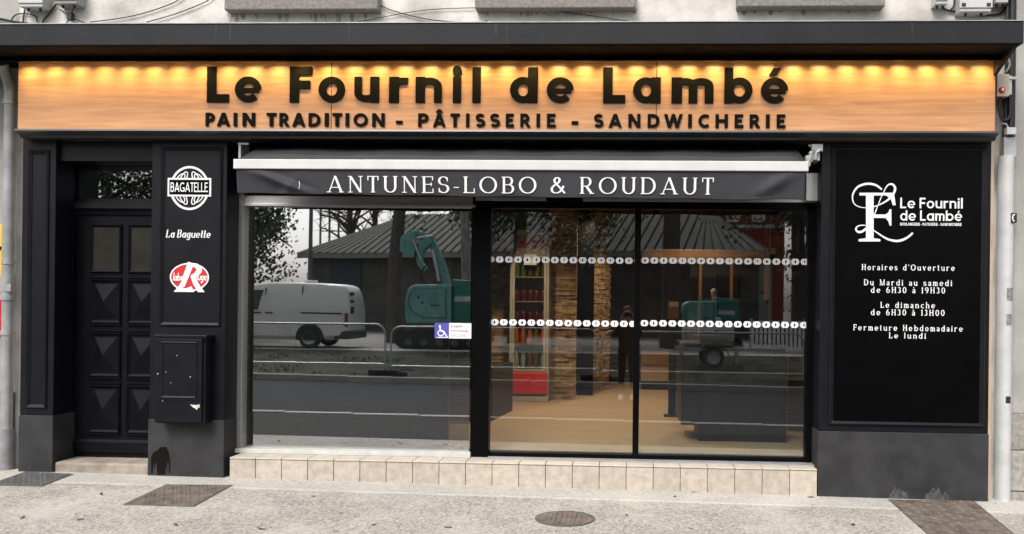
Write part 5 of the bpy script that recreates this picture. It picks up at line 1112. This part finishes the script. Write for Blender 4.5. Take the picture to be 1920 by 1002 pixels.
for e_, k_ in ((BX0, 3.2), (BX1, -3.2)): mb.add([(e_, 0, ez - .15), (e_, -10, ez - .15), (e_ + k_, -5, rz2 - .15)], [(0, 1, 2)])
obj('roof', mb, ROOFM, bw, local=True)
obj('eaves_board', MB().box(BX0 + .05, BX1, -.12, -.02, ez - .40, ez - .16), M('pale eaves board', (.3, .29, .27), .8), bw, local=True)
obj('barn_door', MB().box(tx_at(552, 29) + 2, tx_at(622, 29) + 2, -.39, -.34, 0, 3.4), M('slate blue door', (.045, .055, .068), .6), bw, local=True); obj('notice', MB().box(tx_at(499, 29) + 2, tx_at(511, 29) + 2, -.39, -.37, 2.4, 2.72), WHITE, bw, local=True)
# ---- red house behind
rp = back(1385, 470, 42); rh = empty('red_house', 'red painted house with pale sash windows standing behind the barn roof', 'building', (rp.x, rp.y, .27))
wall_x = (tx_at(1326, 42) - rp.x, tx_at(1470, 42) - rp.x)
obj('wall', MB().box(wall_x[0], wall_x[1], -5, 0, 0, 9.2), M('red wall', (.20, .03, .02), .8, .2, 2), rh, local=True)
for q_ in (1373, 1420):
    x = tx_at(q_, 42) - rp.x; wf = obj('window', MB().box(x - .38, x + .38, 0, .05, 6.2, 7.7), WHITE, rh, local=True); mb = MB().box(x - .31, x - .03, .051, .06, 6.28, 7.6); mb.box(x + .03, x + .31, .051, .06, 6.28, 7.6); obj('pane', mb, M('curtained pane', (.45, .45, .42), .2, .3, 4), wf, local=True)
obj('string_course', MB().box(wall_x[0] - .02, wall_x[1] + .02, 0, .1, 5.85, 6.05), M('stone course', (.4, .37, .32), .8), rh, local=True); obj('roof', MB().prism([(-5.3, 9.2), (.3, 9.2), (-2.5, 11.2)], 'x', wall_x[0] - .3, wall_x[1] + .3), ROOFM, rh, local=True)
# ---- timber lamp post seen before the barn
pp = back(582, 500, 20); lp = empty('street_lamp', 'slender dark street lamp standing before the barn', 'street lamp', (pp.x, pp.y, .275))
obj('pole', MB().tube([(0, 0, 0), (0, 0, 8)], [.075, .05], 10), IRON, lp, local=True, smooth=True); mb = MB().tube([(0, 0, 7.9), (0, .6, 8.15), (0, 1.2, 8.2)], .035, 8); obj('arm', mb, IRON, lp, local=True); obj('lantern', MB().box(-.14, .14, 1.1, 1.75, 8.12, 8.26), IRON, lp, local=True, bev=.03)

# ---- trees
def tree(lb, x, y, h, tr, cz, cr, nleaf, seed, z0=.27, low=0, bare=False, ry=None, bark=None):
    rg = random.Random(seed); t = empty('tree', lb, 'tree', (x, y, z0), 0, 'trees across the road')
    tk = MB(); tk.tube(catmull([(0, 0, -.1), (rg.uniform(-.1, .1), rg.uniform(-.1, .1), h * .2), (rg.uniform(-.2, .2), rg.uniform(-.2, .2), h * .45), (rg.uniform(-.4, .4), 0, h * .75)], 5), [tr * (1.25 if i < 2 else 1 - .03 * i) for i in range(16)], 10)
    tips = []
    for i in range(16 if not bare else 26):
        a = rg.uniform(0, 6.28); zb = h * rg.uniform(.35, .7); l = cr * rg.uniform(.5, .95); el = rg.uniform(.1, .9) - (low if i % 3 == 0 else 0)
        p0 = Vector((0, 0, zb)); p2 = p0 + Vector((math.cos(a) * l, math.sin(a) * l, l * el)); p1 = p0.lerp(p2, .5) + Vector((rg.uniform(-.3, .3), rg.uniform(-.3, .3), .25))
        tk.tube(catmull([tuple(p0), tuple(p1), tuple(p2)], 4), [tr * .36 * (1 - .1 * j) for j in range(9)], 6); tips += [p1, p2]
        for _ in range(3 if not bare else 6):
            q = p2 + Vector((rg.uniform(-1, 1), rg.uniform(-1, 1), rg.uniform(-.5, 1))) * (.9 if not bare else 1.3); tk.tube([tuple(p1.lerp(p2, rg.uniform(.2, 1))), tuple(q)], [tr * .1, tr * .03], 4); tips.append(q)
    obj('trunk', tk, bark or BARK, t, local=True, smooth=True)
    lf = MB(); cl = []
    for _ in range(70):
        b_ = rg.choice(tips) + Vector((rg.gauss(0, .5), rg.gauss(0, .5), rg.gauss(0, .5))); cl.append(b_)
    for i in range(nleaf):
        c_ = rg.choice(cl); p = c_ + Vector((rg.gauss(0, .42), rg.gauss(0, .42), rg.gauss(0, .33)))
        n_ = Vector((rg.uniform(-1, 1), rg.uniform(-1, 1), rg.uniform(-.3, 1))).normalized(); u_ = n_.orthogonal().normalized(); v_ = n_.cross(u_); s = rg.uniform(.045, .11)
        lf.add([p - u_ * s, p + v_ * s * .6, p + u_ * s, p - v_ * s * .6], [(0, 1, 2, 3)])
    if nleaf: obj('crown', lf, LEAF, t, local=True)
def tx_at(px, yv): return X_(px, yv, 500)
for a in ((742, 21, 14, .27, 'broad dark trunked tree between the van and the excavator', 1500, .5, 3.2), (874, 19.5, 13, .2, 'tree with slim pale trunk right of the excavator', 1500, .4, 3.), (1262, 20, 14, .34, 'stout trunked tree standing before the ribbed roof', 1500, .1, 3.),
          (455, 24, 9.5, .3, 'leafy tree left of the barn gable', 11000, 1.2, 2.3), (970, 22, 12, .28, 'leafy tree right of the slim pale trunk', 20000, 1.1, 2.9), (1500, 22, 11, .3, 'leafy tree at the right behind the white slatted fence', 8000, 1.2, 2.2), (190, 24, 9, .3, 'leafy tree far left opposite the house door', 9500, 1.5, 3.6), (60, 21, 8, .28, 'leafy tree farthest left across the road', 5000, 1.4, 3.6)):
    px, yv, h, tr_w, lb, nl_, low, cr_ = a; tree(lb, tx_at(px, yv), MIR - yv, h, tr_w, 0, cr_, nl_, px, low=low, bark=M('pale bark', (.34, .30, .26), .9, .3, 4, .8, 18, c2=(.16, .14, .12), stretch=(3, 3, .6)) if px == 874 else None)
for px, yv, lb in ((660, 44, 'bare branched tree rising behind the barn ridge'), (705, 46, 'bare twiggy tree behind the right part of the barn ridge'), (1385, 48, 'bare tall tree behind the red house')): tree(lb, tx_at(px, yv), MIR - yv, 12, .25, 0, 3.4, 0, px, bare=True)
cx_ = back(627, 390, 48); ck = empty('chimney_stack', 'distant grey lattice mast rising behind the barn ridge', 'mast', (cx_.x, cx_.y, .27))
mb = MB()
for sx_ in (-.9, -.3, .3, .9): mb.tube([(sx_, 0, 0), (sx_, 0, 14)], .07, 6)
for z in range(1, 14): mb.tube([(-.9, 0, z), (.9, 0, z)], .04, 5)
obj('lattice', mb, IRON, ck, local=True); ck.name = 'lattice_mast'

# ================================================================== THE PHOTOGRAPHER (mirrored in the door)
pz0 = rz_(0, -7.95)
ps = empty('person', 'person in black top and cropped trousers with white shoes holding up a phone', 'person', (.05, -8.02, pz0))
def skin(name, nodes, edges, mat_, par, sub=2):
    me = bpy.data.meshes.new(name); me.from_pydata([n_[0] for n_ in nodes], edges, []); me.materials.append(mat_); o = bpy.data.objects.new(name, me); col.objects.link(o); o.parent = par
    o.modifiers.new('skin', 'SKIN'); me.skin_vertices or None
    if not me.skin_vertices: bpy.context.view_layer.update()
    for i, n_ in enumerate(nodes):
        v = me.skin_vertices[0].data[i]; r = n_[1]; v.radius = (r, r) if not isinstance(r, tuple) else r; v.use_root = i == 0
    sm = o.modifiers.new('sub', 'SUBSURF'); sm.levels = sub; sm.render_levels = sub
    for p in me.polygons: p.use_smooth = True
    return o
H_ = 1.72
nodes = [((0, 0, .93), (.15, .11)), ((0, 0, 1.1), (.135, .10)), ((0, .01, 1.3), (.16, .115)), ((0, .0, 1.43), (.10, .08)), ((0, .01, 1.49), .052), ((0, .03, 1.55), (.07, .075)), ((0, .03, 1.63), (.075, .092)), ((0, .02, 1.69), (.055, .065))]
edges = [(i, i + 1) for i in range(7)]
cl_top = [((0, 0, .80), (.15, .115))] + [nodes[i] for i in range(1, 4)]; cl_e = [(0, 1), (1, 2), (2, 3)]; tr_n = [((0, 0, 1.04), (.14, .105))]; tr_e = []
for s in (-1, 1):
    k0 = len(nodes); nodes += [((s * .09, 0, .86), .085), ((s * .10, .015, .48), .058), ((s * .105, -.01, .26), .052), ((s * .105, -.02, .09), .036), ((s * .11, .06, .03), .033), ((s * .115, .13, .025), .026)]
    edges += [(0, k0)] + [(k0 + i, k0 + i + 1) for i in range(5)]
    j0 = len(tr_n); tr_n += [(nodes[k0][0], .095), (nodes[k0 + 1][0], .07), ((s * .103, 0, .28), .062), ((s * .105, -.012, .17), .056)]; tr_e += [(0, j0), (j0, j0 + 1), (j0 + 1, j0 + 2), (j0 + 2, j0 + 3)]
    a0 = len(nodes); nodes += [((s * .17, 0, 1.41), .055), ((s * .25, .05, 1.17), .044), ((s * .19, .19, 1.33), .036), ((s * .115, .33, 1.52), .026), ((s * .10, .37, 1.57), (.03, .017))]
    edges += [(3, a0)] + [(a0 + i, a0 + i + 1) for i in range(4)]
    c0 = len(cl_top); cl_top += [((s * .17, 0, 1.41), .066), ((s * .25, .05, 1.17), .057), ((s * .195, .18, 1.32), .047), ((s * .13, .305, 1.49), .038)]; cl_e += [(3, c0), (c0, c0 + 1), (c0 + 1, c0 + 2), (c0 + 2, c0 + 3)]
    for f, (dx, dz_, l) in enumerate(((.0, .055, .9), (.004, .035, 1.), (.006, .012, .95), (.006, -.012, .8))):
        b0 = len(nodes); bx = s * .095; nodes += [((bx, .385 - f * .001, 1.572 + dz_ * .8), .0095), ((bx - s * .012, .412, 1.575 + dz_), .0085), ((bx - s * .032 * l, .405, 1.578 + dz_), .008)]; edges += [(a0 + 4, b0), (b0, b0 + 1), (b0 + 1, b0 + 2)]
    b0 = len(nodes); nodes += [((s * .085, .365, 1.60), .011), ((s * .065, .375, 1.612), .009)]; edges += [(a0 + 4, b0), (b0, b0 + 1)]
body = skin('body', nodes, edges, SKIN, ps)
skin('top', [(p, (r[0] * 1.3, r[1] * 1.35) if isinstance(r, tuple) else r) for p, r in cl_top], cl_e, CLOTH, ps)
skin('trousers', [(p, (r[0] * 1.25, r[1] * 1.3) if isinstance(r, tuple) else r) for p, r in tr_n], tr_e, CLOTH, ps)
for s in (-1, 1): obj('shoe', MB().loft([[(s * .11 + hw * u_, y, z) for u_, z in ((-1, .0), (1, .0), (1.0, hh_ * .5), (.6, hh_), (-.6, hh_), (-1., hh_ * .5))] for y, hw, hh_ in ((-.09, .03, .07), (-.05, .045, .10), (.03, .05, .095), (.1, .052, .07), (.17, .04, .05), (.20, .02, .03))]), WHITE, ps, local=True, smooth=True)
hb = MB(); hb.loft([[(r * math.cos(a), .005 + r * 1.15 * math.sin(a) - (.02 if z < 1.62 else 0), z) for a in frange(0, 6.28 * 11 / 12, 11)] for z, r in ((1.54, .055), (1.60, .08), (1.66, .092), (1.71, .08), (1.745, .05), (1.755, .01))]); ho = obj('hair', hb, HAIR, ps, local=True, smooth=True); ho.location.y = -.025
fc = MB(); fc.lathe([(.0005, .008), (.007, .006), (.009, 0)], (-.03, .115, 1.625), 'y', 8); fc.lathe([(.0005, .008), (.007, .006), (.009, 0)], (.03, .115, 1.625), 'y', 8); obj('eyes', fc, DGLASS, ps, local=True)
fc = MB().loft([[(-.012, .105, 1.575), (.012, .105, 1.575), (.0, .138, 1.58)], [(-.007, .108, 1.62), (.007, .108, 1.62), (0, .122, 1.62)]]); obj('nose', fc, SKIN, ps, local=True, smooth=True)
ph = empty('phone', 'dark smartphone held up in both hands of the person', 'phone', (0.05, -7.628, pz0 + 1.59))
obj('body', MB().box(-.075, .075, -.004, .004, -.037, .037), FRAMEBLK, ph, local=True, bev=.003); obj('lens', MB().lathe([(.0005, .006), (.006, .006), (.007, .003)], (-.05, 0, .02), 'y', 12), DGLASS, ph, local=True)
